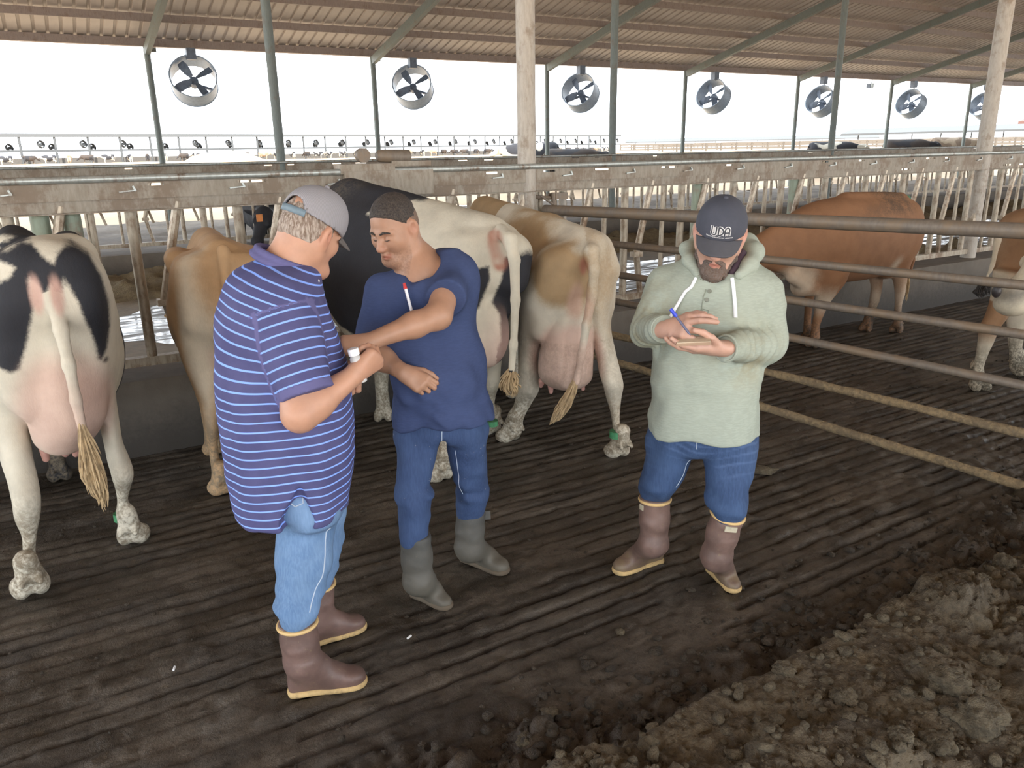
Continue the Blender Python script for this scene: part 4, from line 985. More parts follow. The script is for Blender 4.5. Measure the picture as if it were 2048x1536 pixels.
pm = SDF().ell(aty(1806, 396, YB), (.09, .07, .035), k=.02); sdf_obj('paint_mark', pm, .02, simple('green_chalk', (.1, .24, .13), .9, .4, 20), root)
tailsw(root, [aty(1818, 545, YB-.1), aty(1814, 575, YB-.1), aty(1812, 600, YB-.1)], [.02, .03, .01], M_SWITCH, 6, 20)

# ---------------------------------------------------------------- 6: brown cow at the right edge, rear towards the left
DR = (atz(1950, 785, 0)@HV); root = empty('brown_cow', (6.7, 3.3, 0), 'brown cow cut off by the right edge, hind leg stepping towards the gate', 'cow')
s = SDF(); h6, g6 = atz(1953, 778, 0), atz(2036, 748, 0)
rows(s, DR+.2, [(418, 2030, 2130), (432, 2010, 2150), (450, 1996, 2165), (480, 1987, 2172), (520, 1985, 2170), (560, 1985, 2160), (600, 1988, 2140)], .26, k=.08, endk=.08, n=2.3)
rows(s, DR, [(540, 1984, 2075, .1, .17), (570, 1984, 2060, .08, .15), (600, 1979, 2040, .05, .12), (630, 1970, 2020, 0, .1), (655, 1958, 2000, -.02, .085), (680, 1955, 1990, 0, .06), (710, 1951, 1976, 0, .048), (740, 1945, 1967, 0, .046), (760, 1938, 1968, 0, .05)], .1, k=.05); hoof(s, h6, (-.4, -1), 1.15)
DR2 = g6@HV
rows(s, DR2, [(560, 2000, 2075, 0, .16), (600, 2008, 2068, 0, .12), (640, 2012, 2058, 0, .09), (670, 2014, 2050, 0, .07), (700, 2017, 2044, 0, .052), (725, 2018, 2042, 0, .05), (740, 2015, 2044, 0, .055)], .1, k=.05); hoof(s, g6, (-.2, -1), 1.15)
c6 = V3(7.25, 3.35, 0); a6 = nrm(V3(.55, -.83, 0)); n6 = V3(-a6[1], a6[0], 0)
s.loft(c6, (n6, ZV, a6), [(-.1, 0, .98, .22, .26), (.3, 0, .92, .32, .36), (.8, 0, .88, .36, .4), (1.2, 0, .95, .28, .36), (1.5, 0, 1.0, .17, .26), (1.8, 0, 1.0, .13, .18)], k=.14, endk=.08)
e6 = c6+a6*1.85+V3(0, 0, 1.05); head_sdf(s, e6, e6+a6*.4+V3(0, 0, -.25))
for q in (-.16, .16):
    P = c6+a6*1.2+n6*q; s.chain([P+V3(0, 0, .8), P+V3(0, 0, .42), P+V3(0, 0, .1)], [.1, .055, .042], k=.06); hoof(s, P, a6, 1.05)
t6 = [J(2002, 455, DR-.02), J(1994, 485, DR-.1), J(1985, 530, DR-.12), J(1972, 560, DR-.13)]
s.chain(t6, [.035, .025, .018, .014], k=.02)
def at6(P): return np.clip(np.maximum(.48-P[:, 2]+.06*vnoise(P, 5, 3), (P@HU-J(2015, 600, DR)@HU)-.0)*np.where(P[:, 2] < .75, 1, -1)-np.where(P[:, 2] < .75, 0, .05), -.15, .15)
finish_cow(root, s, .018, coat_mat('brown_cream_coat', (.28, .155, .08), (.56, .48, .36), .03, (.1, .085, .06), fine=.08), {'patch': at6, 'pink': lambda P: np.zeros(len(P)), 'mud': lambda P: sstep(P[:, 2], .5, .15), 'raw': lambda P: np.zeros(len(P))})
tailsw(root, [J(1975, 556, DR-.13), J(1966, 572, DR-.13), J(1962, 586, DR-.13), J(1962, 594, DR-.13)], [.02, .05, .055, .02], simple('black_tail_hair', (.03, .025, .022), .8, .3), 7, 40)

# ---------------------------------------------------------------- 7: pale muzzle of a cow leaning through the gate at the right edge
mz7 = J(2006, 592, 5.0); root = empty('pale_cow', (5.4, 1.9, 0), 'pale cow whose muzzle pokes through the gate at the right edge', 'cow')
s = SDF(); po7 = J(2112, 500, 4.95); B7 = head_sdf(s, po7, mz7+HU*.0, sc=1.12)
s.ell(mz7+HU*.07-ZV*.05, (.12, .11, .085), k=.04)
s.chain([po7+HU*.08, po7+HU*.5+V3(0, 0, .1)-HV*.1, po7+HU*1.0-HV*.35+V3(0, 0, -.05)], [.13, .17, .24], k=.08)
b7 = po7+HU*1.0-HV*.35; a7 = nrm(HU-HV*.5)
s.loft(V3(b7[0], b7[1], 0), (V3(-a7[1], a7[0], 0), ZV, a7), [(-.1, 0, 1.05, .2, .3), (.4, 0, .98, .33, .4), (.9, 0, .95, .36, .42), (1.3, 0, 1.05, .28, .34), (1.6, 0, 1.1, .18, .22)], k=.14)
for q, t_ in ((-.16, .1), (.16, .1), (-.17, 1.4), (.17, 1.4)):
    P = V3(b7[0], b7[1], 0)+a7*t_+V3(-a7[1], a7[0], 0)*q; s.chain([P+V3(0, 0, .8), P+V3(0, 0, .42), P+V3(0, 0, .1)], [.1, .055, .042], k=.06); hoof(s, P, -a7, 1.05)
finish_cow(root, s, .012, coat_mat('cream_coat', (.62, .54, .4), (.2, .18, .15), .03, fine=.08), {'patch': lambda P: np.clip(.06-np.abs((P-mz7-HU*.12-ZV*.07)@nrm(ZV*.9-HU*.4))-np.maximum(0, .0-((P-mz7)@HU))+.05*vnoise(P, 7, 3)-.02, -.1, .1)*1.0, 'pink': lambda P: np.zeros(len(P)), 'mud': lambda P: sstep(P[:, 2], .5, .15), 'raw': lambda P: np.zeros(len(P))})
nn = SDF().ell(J(1993, 583, 4.9), (.022, .03, .042), k=.01); sdf_obj('nostril', nn, .006, simple('dark_wet_nose', (.035, .028, .028), .4, .2), root)

# ---------------------------------------------------------------- generic cow (facing +x at the origin), for the far animals
def generic(h, patch, head_down=.0):
    s = SDF()
    s.loft(V3(0, 0, 0), (V3(0, 1, 0), ZV, V3(1, 0, 0)), [(-.95, 0, 1.18, .16, .2), (-.85, 0, 1.13, .25, .3), (-.5, 0, 1.06, .31, .38), (0, 0, 1.0, .36, .43), (.4, 0, 1.02, .32, .42), (.7, 0, 1.06, .23, .36), (.95, 0, 1.1, .14, .25), (1.3, 0, 1.15-head_down, .11, .16)], k=.1)
    head_sdf(s, V3(1.3, 0, 1.25-head_down), V3(1.72, 0, 1.0-head_down*1.2))
    for x, y in ((-.72, .17), (-.8, -.17), (.58, .15), (.5, -.15)):
        b = -.1 if x < 0 else .0
        s.chain([V3(x, y, .85), V3(x+b, y, .48), V3(x, y, .1)], [.14 if x < 0 else .1, .06, .045], k=.06); hoof(s, V3(x, y, 0), (1, 0), 1)
    s.ell(V3(-.55, 0, .66), (.2, .15, .15), k=.05); s.chain([V3(-.95, 0, 1.33), V3(-1.05, 0, 1.1), V3(-1.02, 0, .6)], [.04, .03, .02], k=.02)
    V, Q = s.mesh(h, 1); z = np.zeros(len(V))
    return V, Q, {'patch': patch(V), 'pink': z, 'mud': sstep(V[:, 2], .45, .2), 'raw': z}
M_HOL = coat_mat('far_holstein_coat', (.55, .52, .44), BLACK); M_BLK = coat_mat('far_black_coat', (.03, .03, .034), (.05, .04, .035)); M_GRY = coat_mat('far_grey_brown_coat', (.33, .27, .2), (.2, .15, .11)); M_CREAM = coat_mat('far_cream_coat', (.62, .55, .42), (.5, .4, .28))
gA = generic(.04, lambda P: np.clip(.25*fbm(P, 1.6, 3, 77)+.06, -.1, .1)); gB = generic(.04, lambda P: np.clip(.22*fbm(P, 1.3, 3, 33)+.03, -.1, .1), .35)
def far_cow(px, d, z, yaw, g, mat, label, sc=1.0, cat='cow', group=None, name='distant_cow'):
    p = fp(px, d, z); root = empty(name, p, label, cat, group); root.rotation_euler[2] = yaw; root.scale = (sc,)*3
    me = mesh_obj('body', g[0], g[1], mat, None, True, g[2]); me.parent = root; return root
ya = math.radians(-30)
def far_at(px, y, *a, **k):
    v = nrm(RT*((px-1024)/FPX)*math.cos(PITCH)+HV); v = HV+HU*((px-1024)/(FPX/math.cos(PITCH))); d = y/v[1]; p = v*d
    return far_cow(px, d, float(out_z(np.array([[p[0], p[1], 0.]]))[0][0]), *a, **k)
far_at(1140, 28.6, ya, gA, M_BLK, 'black cow standing beyond the far eave just right of the tall pale pillar', 1.15)
far_at(1070, 30.2, ya+2.9, gA, M_HOL, 'black and white spotted cow half behind the tall pale pillar, beyond the far eave', 1.15)
far_at(1618, 28.6, ya, gA, M_HOL, 'black and white cow beyond the far eave behind the right-hand roof posts', 1.27)
far_at(1752, 28.8, ya, gA, M_BLK, 'dark cow beyond the far eave, middle one of three on the right', 1.27)
far_at(1832, 29.2, ya+.15, gA, M_GRY, 'greyish cow with raised ears beyond the far eave, right of the dark cow', 1.27)
far_at(2030, 29.0, ya, gA, M_CREAM, 'cream cow beyond the far eave near the right edge', 1.2)
# black cow eating through the far fence
root = empty('black_cow', (2.1, 14.4, 0), 'black cow with an orange ear tag looking through the far headlocks behind the striped man', 'cow')
s = SDF(); hd = aty(520, 440, 13.55); head_sdf(s, hd+V3(.1, .12, .1), hd+V3(-.14, -.2, -.36), up=(0, -.6, .8), sc=1.25)
s.chain([hd+V3(.12, .15, .02), hd+V3(.3, .7, .0), hd+V3(.35, 1.1, -.05)], [.16, .22, .3], k=.1)
s.loft(V3(hd[0]+.35, 0, 0), (V3(1, 0, 0), ZV, V3(0, 1, 0)), [(14.5, 0, 1.05, .24, .36), (15., 0, 1.0, .35, .42), (15.6, 0, 1.05, .34, .4), (16.1, 0, 1.15, .22, .26)], k=.14)
for q, y in ((-.16, 14.7), (.16, 14.7), (-.17, 16.), (.17, 16.)):
    P = V3(hd[0]+.35+q, y, .02); s.chain([P+V3(0, 0, .8), P+V3(0, 0, .42), P+V3(0, 0, .1)], [.1, .055, .042], k=.06); hoof(s, P, (0, -1), 1.05)
z0 = lambda P: np.zeros(len(P)); finish_cow(root, s, .025, M_BLK, {'patch': lambda P: z0(P)-.1, 'pink': z0, 'mud': z0, 'raw': z0})
MB().obox(aty(519, 436, 13.35), (.05, 0, 0), (0, .006, 0), (0, 0, .06)).build('ear_tag', simple('orange_tag', (.7, .25, .06), .5, .2), root)
# tan back showing over the pale cow
# herd along the distant barn
pr = None; rr = random.Random(4); sx = 3.0
cowmesh = {}
while sx < bl*.97:
    p = fb_A+bd*sx-bn*rr.uniform(1.5, 3)+V3(0, 0, -.05); k = rr.choice('AABBG')
    if k not in cowmesh:
        g = gA if k != 'B' else gB; o = mesh_obj('distant_cow', g[0], g[1], {'A': M_HOL, 'B': M_BLK, 'G': M_GRY}[k], None, True, g[2], origin=(0, 0, 0)); cowmesh[k] = o; c = o
    else: c = cowmesh[k].copy(); COL.objects.link(c)
    c.location = Vector(p); c.rotation_euler[2] = rr.choice([.25, 3.4, 1.8, -1.4])+rr.uniform(-.4, .4); c.scale = (1.4,)*3
    tag(c, {'A': 'tiny black and white cow in the herd at the distant feed barn', 'B': 'tiny black cow in the herd at the distant feed barn', 'G': 'tiny grey brown cow in the herd at the distant feed barn'}[k], 'cow', {'A': 'far black and white herd', 'B': 'far black herd', 'G': 'far grey brown herd'}[k])
    sx += rr.uniform(3.3, 5.4)
# ================================================================== PEOPLE
def skin_mat(name, c, red):
    t = NT(name); n = t.noise(14, 4, .6); n2 = t.noise(120, 3, .6)
    a = t.mix(t.rng(n, .3, .7), c, tuple(x*.86 for x in c)); a = t.mix(t.attr('flush'), a, red); a = t.mix(t.attr('stubble'), a, t.mix(t.rng(n2, .35, .65), tuple(x*.55 for x in c), tuple(x*.8 for x in c)))
    a = t.mix(t.attr('lip'), a, tuple(x*y for x, y in zip(c, (.72, .5, .5))))
    t.base(a).rough(.5); t.set('Subsurface Weight', .08); t.set('Subsurface Radius', (.9, .35, .2)); t.set('Subsurface Scale', .01); t.bump(n2, .12, .003); return t.m
def denim(name, a, b, dirt=.0):
    t = NT(name); n = t.noise(9, 5, .65); w_ = t.noise(160, 2, .5, t.co('Object', (1, 1, .12))); c = t.mix(t.rng(n, .32, .7), a, b)
    c = t.mix(t.rng(w_, .35, .7, 0, .35), c, tuple(min(1, x*1.35+.01) for x in b)); m = t.noise(45, 3, .7)
    if dirt: c = t.mix(t.rng(m, .68, .74, 0, dirt), c, (.42, .4, .36))
    c = t.mix(t.attr('fade'), c, tuple(min(1, x*1.6+.03) for x in b)); t.base(c).rough(.85); t.bump(w_, .25, .003); return t.m
def cloth(name, a, b, sc=7, stain=None, bump=.2):
    t = NT(name); n = t.noise(sc, 5, .6); fb = t.noise(180, 2, .5, t.co('Object', (.25, .25, 1))); c = t.mix(t.rng(n, .3, .7), a, b); c = t.mix(t.rng(fb, .4, .65, 0, .35), c, tuple(x*1.18 for x in a))
    if stain: c = t.mix(t.math('MULTIPLY', t.attr('stain'), t.rng(t.noise(9, 5, .7), .35, .65)), c, stain)
    t.base(c).rough(.9).set('Specular IOR Level', .2); t.bump(fb, bump, .003); return t.m
def rubber(name, c, mud, lo, hi, rough=.5):
    t = NT(name); n = t.noise(16, 5, .7); z = t.sep(t.co())[2]; f = t.rng(t.math('ADD', z, t.math('MULTIPLY', t.math('SUBTRACT', n, .5), .28)), lo, hi, 1, 0)
    a = t.mix(t.rng(t.noise(7, 5, .7), .35, .65), tuple(x*1.1 for x in c), tuple(x*.72 for x in c)); a = t.mix(t.rng(t.noise(60, 3, .7), .62, .7, 0, .6), a, mud)
    t.base(t.mix(f, a, mud)).rough(rough); t.bump(n, .2, .006); return t.m

class Figure:
    "a plane through the person, square to the line of sight; p(px,py,off) gives points, off>0 is nearer the camera"
    def __init__(s, px, py, D): s.C, s.u, s.v = sight(px, py, D); s.d0 = s.C@s.v; s.D = D
    def p(s, px, py, off=0.0): r = ray(px, py); return CC+r*((s.d0-off)/(r@s.v))
    def loft(s, sd, tab, b, k=.03, endk=.01, n=2.2, off=0.0, **kw):
        st = []
        for r in tab:
            py, xl, xr = r[:3]; o = off+(r[3] if len(r) > 3 else 0); bb = r[4] if len(r) > 4 else b
            A, B = s.p(xl, py, o), s.p(xr, py, o); c = (A+B)/2; st.append((c[2], c@s.u, c@s.v, abs((B-A)@s.u)/2, bb))
        return sd.loft(V3(0, 0, 0), (s.u, s.v, ZV), st, k=k, endk=endk, n=n, **kw)

class Head:
    "local frame: x face, y left, z crown; world = c + x*f + y*l + z*u"
    def __init__(s, c, face, up, sc=1.0):
        s.c = np.asarray(c, float); s.f = nrm(face); s.l = nrm(np.cross(up, s.f)); s.u = np.cross(s.f, s.l); s.sc = sc; s.B = np.array([s.f, s.l, s.u])
    def w(s, x, y, z): return s.c+s.sc*(x*s.f+y*s.l+z*s.u)
    def loc(s, P): return (P-s.c)@s.B.T/s.sc
    def skin(s, sd, brow=1.0, jaw=1.0, fat=1.0):
        q = s.sc; E = lambda c, r, k=.02, sg=1: sd.ell(s.w(*c), np.array(r)*q, s.B, k=k*q, sign=sg)
        C = lambda a, b, ra, rb, k=.015, sg=1: sd.cap(s.w(*a), s.w(*b), ra*q, rb*q, k=k*q, sign=sg)
        E((-.012, 0, .045), (.1, .078, .088), .03); E((.03, 0, -.02), (.064, .062*fat, .09), .03)
        E((-.035, 0, .0), (.072, .068, .075), .03)
        C((.072, -.014, -.1), (.072, .014, -.1), .022*jaw, .022*jaw, .025)
        for e in (-1, 1):
            C((.064, e*.022, -.098), (-.004, e*.056*fat, -.05), .02*jaw, .024, .03); E((.053, e*.043, -.02), (.031, .026*fat, .03), .03)
            C((.086*1, e*.012, .026), (.07, e*.05, .024), .0105*brow, .009, .014)
            E((.098, e*.031, .006), (.02, .02, .013), .014, -1); E((.071, e*.031, .004), (.017, .018, .0145), .004)
            C((.0915, e*.016, -.001), (.083, e*.047, .0005), .0035, .003, .006)      # lid fold
            E((.1, e*.0135, -.034), (.013, .0095, .0095), .008); E((.107, e*.009, -.044), (.006, .005, .005), .003, -1)
            # ears
            a = nrm(s.l*e*.55-s.f*.83); ea = np.array([nrm(np.cross(s.u, a)), a, s.u]); 
            sd.ell(s.w(-.014, e*.086, .002), np.array((.0125, .025, .037))*q, np.array([nrm(s.l*e+s.f*.35), nrm(np.cross(s.u, nrm(s.l*e+s.f*.35))), s.u]), k=.012*q)
            E((-.006, e*.098, .006), (.013, .011, .02), .006, -1); E((-.008, e*.083, -.03), (.011, .008, .011), .008)
        C((.09, 0, .018), (.112, 0, -.024), .0085, .0125, .014); E((.114, 0, -.03), (.013, .0125, .011), .01)
        C((.098, 0, -.045), (.098, 0, -.056), .008, .008, .012)
        C((.09, -.024, -.0685), (.1, 0, -.063), .005, .0072, .008); C((.09, .024, -.0685), (.1, 0, -.063), .005, .0072, .008)
        C((.09, -.02, -.073), (.097, 0, -.074), .0065, .0085, .008); C((.09, .02, -.073), (.097, 0, -.074), .0065, .0085, .008)
        C((.097, -.026, -.0715), (.106, 0, -.0685), .002, .0022, .005, -1); C((.097, .026, -.0715), (.106, 0, -.0685), .002, .0022, .005, -1)
        for e in (-1, 1): C((.1, e*.021, -.036), (.088, e*.036, -.066), .0025, .002, .012, -1)
    def neck(s, sd, base, r0=.062, r1=.07, k=.04):
        sd.cap(s.w(-.03, 0, -.05), base, r0*s.sc, r1, k=k)
    def eyes(s, parent, down=.35):
        wm, im = EYE_W, EYE_I
        for e in (-1, 1):
            o = mesh_obj('eye', *ico(s.w(.0745, e*.031, .0035), .0138*s.sc), wm, parent, True)
            mesh_obj('iris', *ico(s.w(.0815, e*.031, -.002), .0078*s.sc), im, o, True)
def ico(c, r, sub=2, scl=(1, 1, 1)):
    bm = bmesh.new(); bmesh.ops.create_icosphere(bm, subdivisions=sub, radius=1)
    V = np.array([v.co[:] for v in bm.verts])*np.array(scl)*r+np.asarray(c); bm.verts.index_update(); F = [tuple(v.index for v in f.verts) for f in bm.faces]; bm.free(); return V, F
EYE_W = simple('eye_white', (.7, .66, .62), .25, .05); EYE_I = simple('dark_iris', (.03, .018, .012), .2, .1)

def hand(sd, W, d, n, side, flex, thumb, sc=1.0, spread=.05, r=1.0, k=.008):
    """W wrist, d towards knuckles, n back of hand, side=+1 when the thumb is at cross(d,n), flex=[(a,b,c)...] degrees for index..little,
    thumb=[3 directions in (d,s,n) coordinates]"""
    W = np.asarray(W, float); d = nrm(d); n = nrm(np.asarray(n)-d*(np.asarray(n)@d)); s = np.cross(d, n)*side
    off = (.031, .0105, -.0105, -.030); ml = (.093, .096, .09, .082); fl = ((.044, .026, .021), (.049, .030, .022), (.045, .028, .021), (.034, .021, .019)); fr = (.0094, .0098, .0092, .0082)
    tips = []
    for i in range(4):
        b = W+(d*.012+s*off[i]*.55)*sc; kn = W+(d*ml[i]+s*off[i]+n*(.004 if i in (1, 2) else 0))*sc
        sd.cap(b, kn, .0155*sc*r, .0125*sc*r, k=.014); sd.cap(b-n*.008*sc, kn-n*.009*sc, .014*sc, .011*sc, k=.014)
        cur = kn; ang = 0; sp = s*spread*(1.5-i)
        for j in range(3):
            ang += math.radians(flex[i][j]); dr = nrm(d*math.cos(ang)-n*math.sin(ang)+sp*math.cos(ang)); nx = cur+dr*fl[i][j]*sc
            sd.cap(cur, nx, fr[i]*sc*r*(1.06-.1*j), fr[i]*sc*r*(1.0-.1*j), k=.005); cur = nx
        tips.append(cur)
    b = W+(d*.022+s*.026-n*.012)*sc; cur = b
    for j, (L, rr) in enumerate(((.046, .0165), (.034, .012), (.028, .0105))):
        v = thumb[j]; dr = nrm(d*v[0]+s*v[1]+n*v[2]); nx = cur+dr*L*sc; sd.cap(cur, nx, rr*sc, (.0125, .011, .0088)[j]*sc, k=.010 if j == 0 else .005); cur = nx
    sd.cap(W-d*.02*sc, W+d*.03*sc, .026*sc, .028*sc, k=.02, flat=(n, .75)); return tips, cur

def boot(parent, heel, toe, top, rt, mat, solem, trim=None, mid=None, sole_h=.03, rank=.05, lean=0):
    heel, toe, top = (np.asarray(x, float) for x in (heel, toe, top)); heel = heel.copy(); toe = toe.copy(); heel[2] = toe[2] = 0.004
    f = nrm(toe-heel); L = np.linalg.norm(toe-heel); sdv = np.cross(ZV, f); q = L/.31; s = SDF()
    fo = [(0.0, 0, .05*q, .026*q, .04*q), (.03*L, 0, .055*q, .036*q, .052*q), (.12*L, 0, .065*q, .041*q, .062*q), (.35*L, 0, .062*q, .041*q, .06*q), (.55*L, 0, .05*q, .047*q, .048*q), (.75*L, 0, .042*q, .052*q, .04*q), (.9*L, 0, .038*q, .045*q, .034*q), (L, 0, .032*q, .022*q, .022*q)]
    s.loft(heel, (sdv, ZV, f), fo, k=.03, endk=.02, n=2.5)
    A = heel+f*.075*q+ZV*.1; M_ = heel+f*.085*q+ZV*.17 if mid is None else mid
    ax = nrm(top-M_)
    s.cap(A, M_, rank*.97, rank, k=.03); s.cap(M_, M_+(top-M_)*.5, rank, (rank+rt)/2+.003, k=.03); s.cap(M_+(top-M_)*.5, top, (rank+rt)/2+.003, rt, k=.02)
    s.cap(M_+f*.01, heel+f*.17*q+ZV*.075, rank*.8, .036, k=.05)
    s.fn(lambda P: (P-top)@ax, top, 3, k=.006, sign=0)                   # flat top edge
    s.fn(lambda P: heel[2]+.004-P[:, 2], heel, 3, k=.003, sign=0)
    s.disp = lambda P: .0028*fbm(P*np.array([1, 1, 2.2]), 16, 2, 5)*sstep(P[:, 2], .08, .16)
    b = sdf_obj('boot', s, .0062, mat, parent)
    w_ = SDF(); w_.loft(heel, (sdv, ZV, f), [(-.006, 0, .013, .03*q, sole_h*.5)]+[(t, 0, sole_h*.46, a+.006, sole_h*.52) for t, _, _, a, _ in fo[1:-1]]+[(L+.006, 0, sole_h*.5, .026*q, sole_h*.5)], k=.01, endk=.02, n=3.2)
    w_.fn(lambda P: .002-P[:, 2], heel, 3, k=.002, sign=0); sdf_obj('sole', w_, .006, solem, b)
    if trim is not None:
        m = MB(); ref = nrm(np.cross(ax, V3(1, 0, 0))); r2 = np.cross(ax, ref); n = 32
        m.tube([top-ax*.014+rt*1.0*(math.cos(6.2832*i/n)*ref+math.sin(6.2832*i/n)*r2) for i in range(n+1)], .0075, 8, False); m.build('boot_trim', trim, b, True)
    return b, ax

def snap(sd, p, lift=0.0):
    "moves a point onto the surface of sd"
    p = np.asarray(p, float).copy(); e = .002
    for _ in range(8):
        Q = np.array([p, p+V3(e, 0, 0), p+V3(0, e, 0), p+V3(0, 0, e)]); d = np.array([sd.eval(q[None])[0] for q in Q]); g = (d[1:]-d[0])/e; gn_ = np.linalg.norm(g)+1e-9; p = p-g/gn_*d[0]*.8/max(gn_, .5)
    return p+g/gn_*lift, g/gn_
def seam_on(parent, sd, pts, mat, name='seam', r=.0022, n=4):
    Q = []
    for a, b in zip(pts[:-1], pts[1:]): Q += [np.asarray(a)+(np.asarray(b)-np.asarray(a))*i/n for i in range(n)]
    Q.append(np.asarray(pts[-1])); MB().tube([snap(sd, q, r*.4)[0] for q in Q], r, 5).build(name, mat, parent, True)
def stitch(parent, pts, mat, name='seam', r=.0022): MB().tube(pts, r, 5).build(name, mat, parent, True)
M_SOLE = rubber('tan_crepe_sole', (.6, .42, .19), (.17, .12, .07), -.07, .03, .7); M_TRIM = simple('tan_boot_trim', (.68, .46, .2), .6, .15)
M_BBOOT = rubber('brown_rubber_boot', (.165, .1, .083), (.2, .15, .09), -.1, .03); M_BBOOT2 = rubber('muddy_brown_rubber_boot', (.17, .105, .085), (.2, .145, .085), .0, .12)
M_GBOOT = rubber('grey_muddy_rubber_boot', (.052, .056, .058), (.12, .105, .08), -.1, .6, .6); M_GSOLE = rubber('grey_muddy_sole', (.12, .1, .07), (.12, .09, .06), -.02, .1, .8)
M_SEAM = simple('pale_stitching', (.45, .52, .62), .8, .1)

# ------------------------------------------------------------------ man in the striped polo shirt
G = Figure(585, 900, 2.58); root = empty('person', (*atz(600, 1345, 0)[:2], 0), 'heavy man in a blue striped polo shirt and grey mesh cap, seen from behind', 'person')
fdir = nrm(G.u*.86+G.v*.5)                                             # the way he faces
SK = skin_mat('sunburnt_skin', (.52, .285, .19), (.5, .2, .14))
H = Head(G.p(622, 466, -.02), nrm(G.u*.66+G.v*.62-ZV*.4), nrm(ZV*.9+G.u*.3), 1.03)
sk = SDF(); H.skin(sk); H.neck(sk, G.p(564, 548, .0), .07, .078); sk.cap(G.p(600, 505, .0), G.p(562, 556, .02), .06, .07, k=.05)
sk.ell(H.w(.05, -.03, -.105), (.05, .035, .03), H.B, k=.03)
sk.cap(G.p(558, 612, .07), G.p(566, 618, -.12), .065, .065, k=.05); sk.cap(G.p(556, 630, 0), G.p(570, 950, 0), .1, .12, k=.06)
sh, el, wr = G.p(578, 660, .17), G.p(600, 828, .27), G.p(706, 752, .2)
sk.cap(sh, el, .062, .056, k=.03); sk.cap(el, el+(wr-el)*.3, .054, .054, k=.03); sk.cap(el+(wr-el)*.3, wr, .054, .034, k=.03)
hd = nrm(G.p(745, 722, .17)-wr)
tips, th = hand(sk, wr, hd, nrm(-G.v*.8-ZV*.35+G.u*.45), 1, [(62, 78, 45)]*2+[(68, 80, 45)]*2, [(.62, .5, -.5), (.75, .1, -.75), (.6, -.35, -.7)], 1.12, .02, 1.12)
# far arm, hidden behind the belly
sk.cap(G.p(570, 610, -.2), G.p(630, 770, -.25), .06, .052, k=.03); sk.cap(G.p(630, 770, -.25), G.p(672, 735, -.13), .05, .036, k=.03)
hand(sk, G.p(668, 738, -.14), nrm(G.u*.3-G.v*.9), ZV, -1, [(50, 60, 40)]*4, [(.8, .4, -.3), (.8, .1, -.5), (.7, -.3, -.6)], 1.05)
def skat(Hd, stub=False, lips=True):
    def flush(P): q = Hd.loc(P); return np.clip(np.exp(-((q[:, 0]-.11)**2+q[:, 1]**2+(q[:, 2]+.03)**2)/.0006)*.5+sum(np.exp(-((q[:, 0]+.01)**2+(q[:, 1]-e*.088)**2+q[:, 2]**2)/.0008)*.55 for e in (-1, 1)), 0, 1)
    def st(P): q = Hd.loc(P); return (sstep(q[:, 2], -.035, -.07)*sstep(q[:, 0], -.01, .03)*(np.abs(q[:, 1]) < .08)*sstep(q[:, 2], -.17, -.13))*(.75 if stub else 0)
    def lip(P): q = Hd.loc(P); return np.clip(1.3*np.exp(-(((q[:, 2]+.068)/.0095)**4+(q[:, 1]/.024)**4))*(q[:, 0] > .07), 0, 1)*(1 if lips else 0)
    return {'flush': flush, 'stubble': st, 'lip': lip}
sdf_obj('body', sk, .0048, SK, root, skat(H))
H.eyes(root)
# cap: mesh crown, opening with strap, brim
M_MESH = NT('grey_mesh_cap'); t = M_MESH; wv = t.n.new('ShaderNodeTexWave'); wv.inputs['Scale'].default_value = 110; wv.inputs['Distortion'].default_value = .4; wv.bands_direction = 'X'; t.L(t.co(), wv.inputs['Vector'])
t.base(t.mix(t.rng(wv.outputs['Fac'], .3, .7), (.22, .215, .235), (.34, .335, .36))).rough(.85); t.bump(wv.outputs['Fac'], .3, .003); M_MESH = t.m
M_BRIM = simple('grey_brown_cap_brim', (.13, .12, .115), .8, .2, 25); M_STRAP = simple('blue_grey_strap', (.17, .24, .29), .6, .2, 30)
CROWN = [None]
def cap_crown(Hd, mat, parent, opening, tilt=.0, lift=0.0, h=.0058, btn=True, rz=.108):
    c = SDF(); q = Hd.sc; c.ell(Hd.w(-.012, 0, .045+lift), np.array((.113, .093, rz))*q, Hd.B, k=.01); c.ell(Hd.w(.03, 0, .06+lift), np.array((.07, .07, .084))*q, Hd.B, k=.04)
    c.ell(Hd.w(-.012, 0, .04+lift), np.array((.106, .086, .101))*q, Hd.B, k=.004, sign=-1)
    pl = Hd.w(0, 0, .034+lift*.5); nn = Hd.u+tilt*Hd.f; c.fn(lambda P: -((P-pl)@nn), pl, 3, k=.004, sign=0)
    if opening: c.ell(Hd.w(-.115, 0, .045+lift), np.array((.05, .045, .042))*q, Hd.B, k=.006, sign=-1)
    o = sdf_obj('cap', c, h, mat, parent)
    CROWN[0] = c
    if btn: mesh_obj('cap_button', *ico(Hd.w(-.005, 0, .047+rz+lift), .009*q), mat, o, True)
    return o
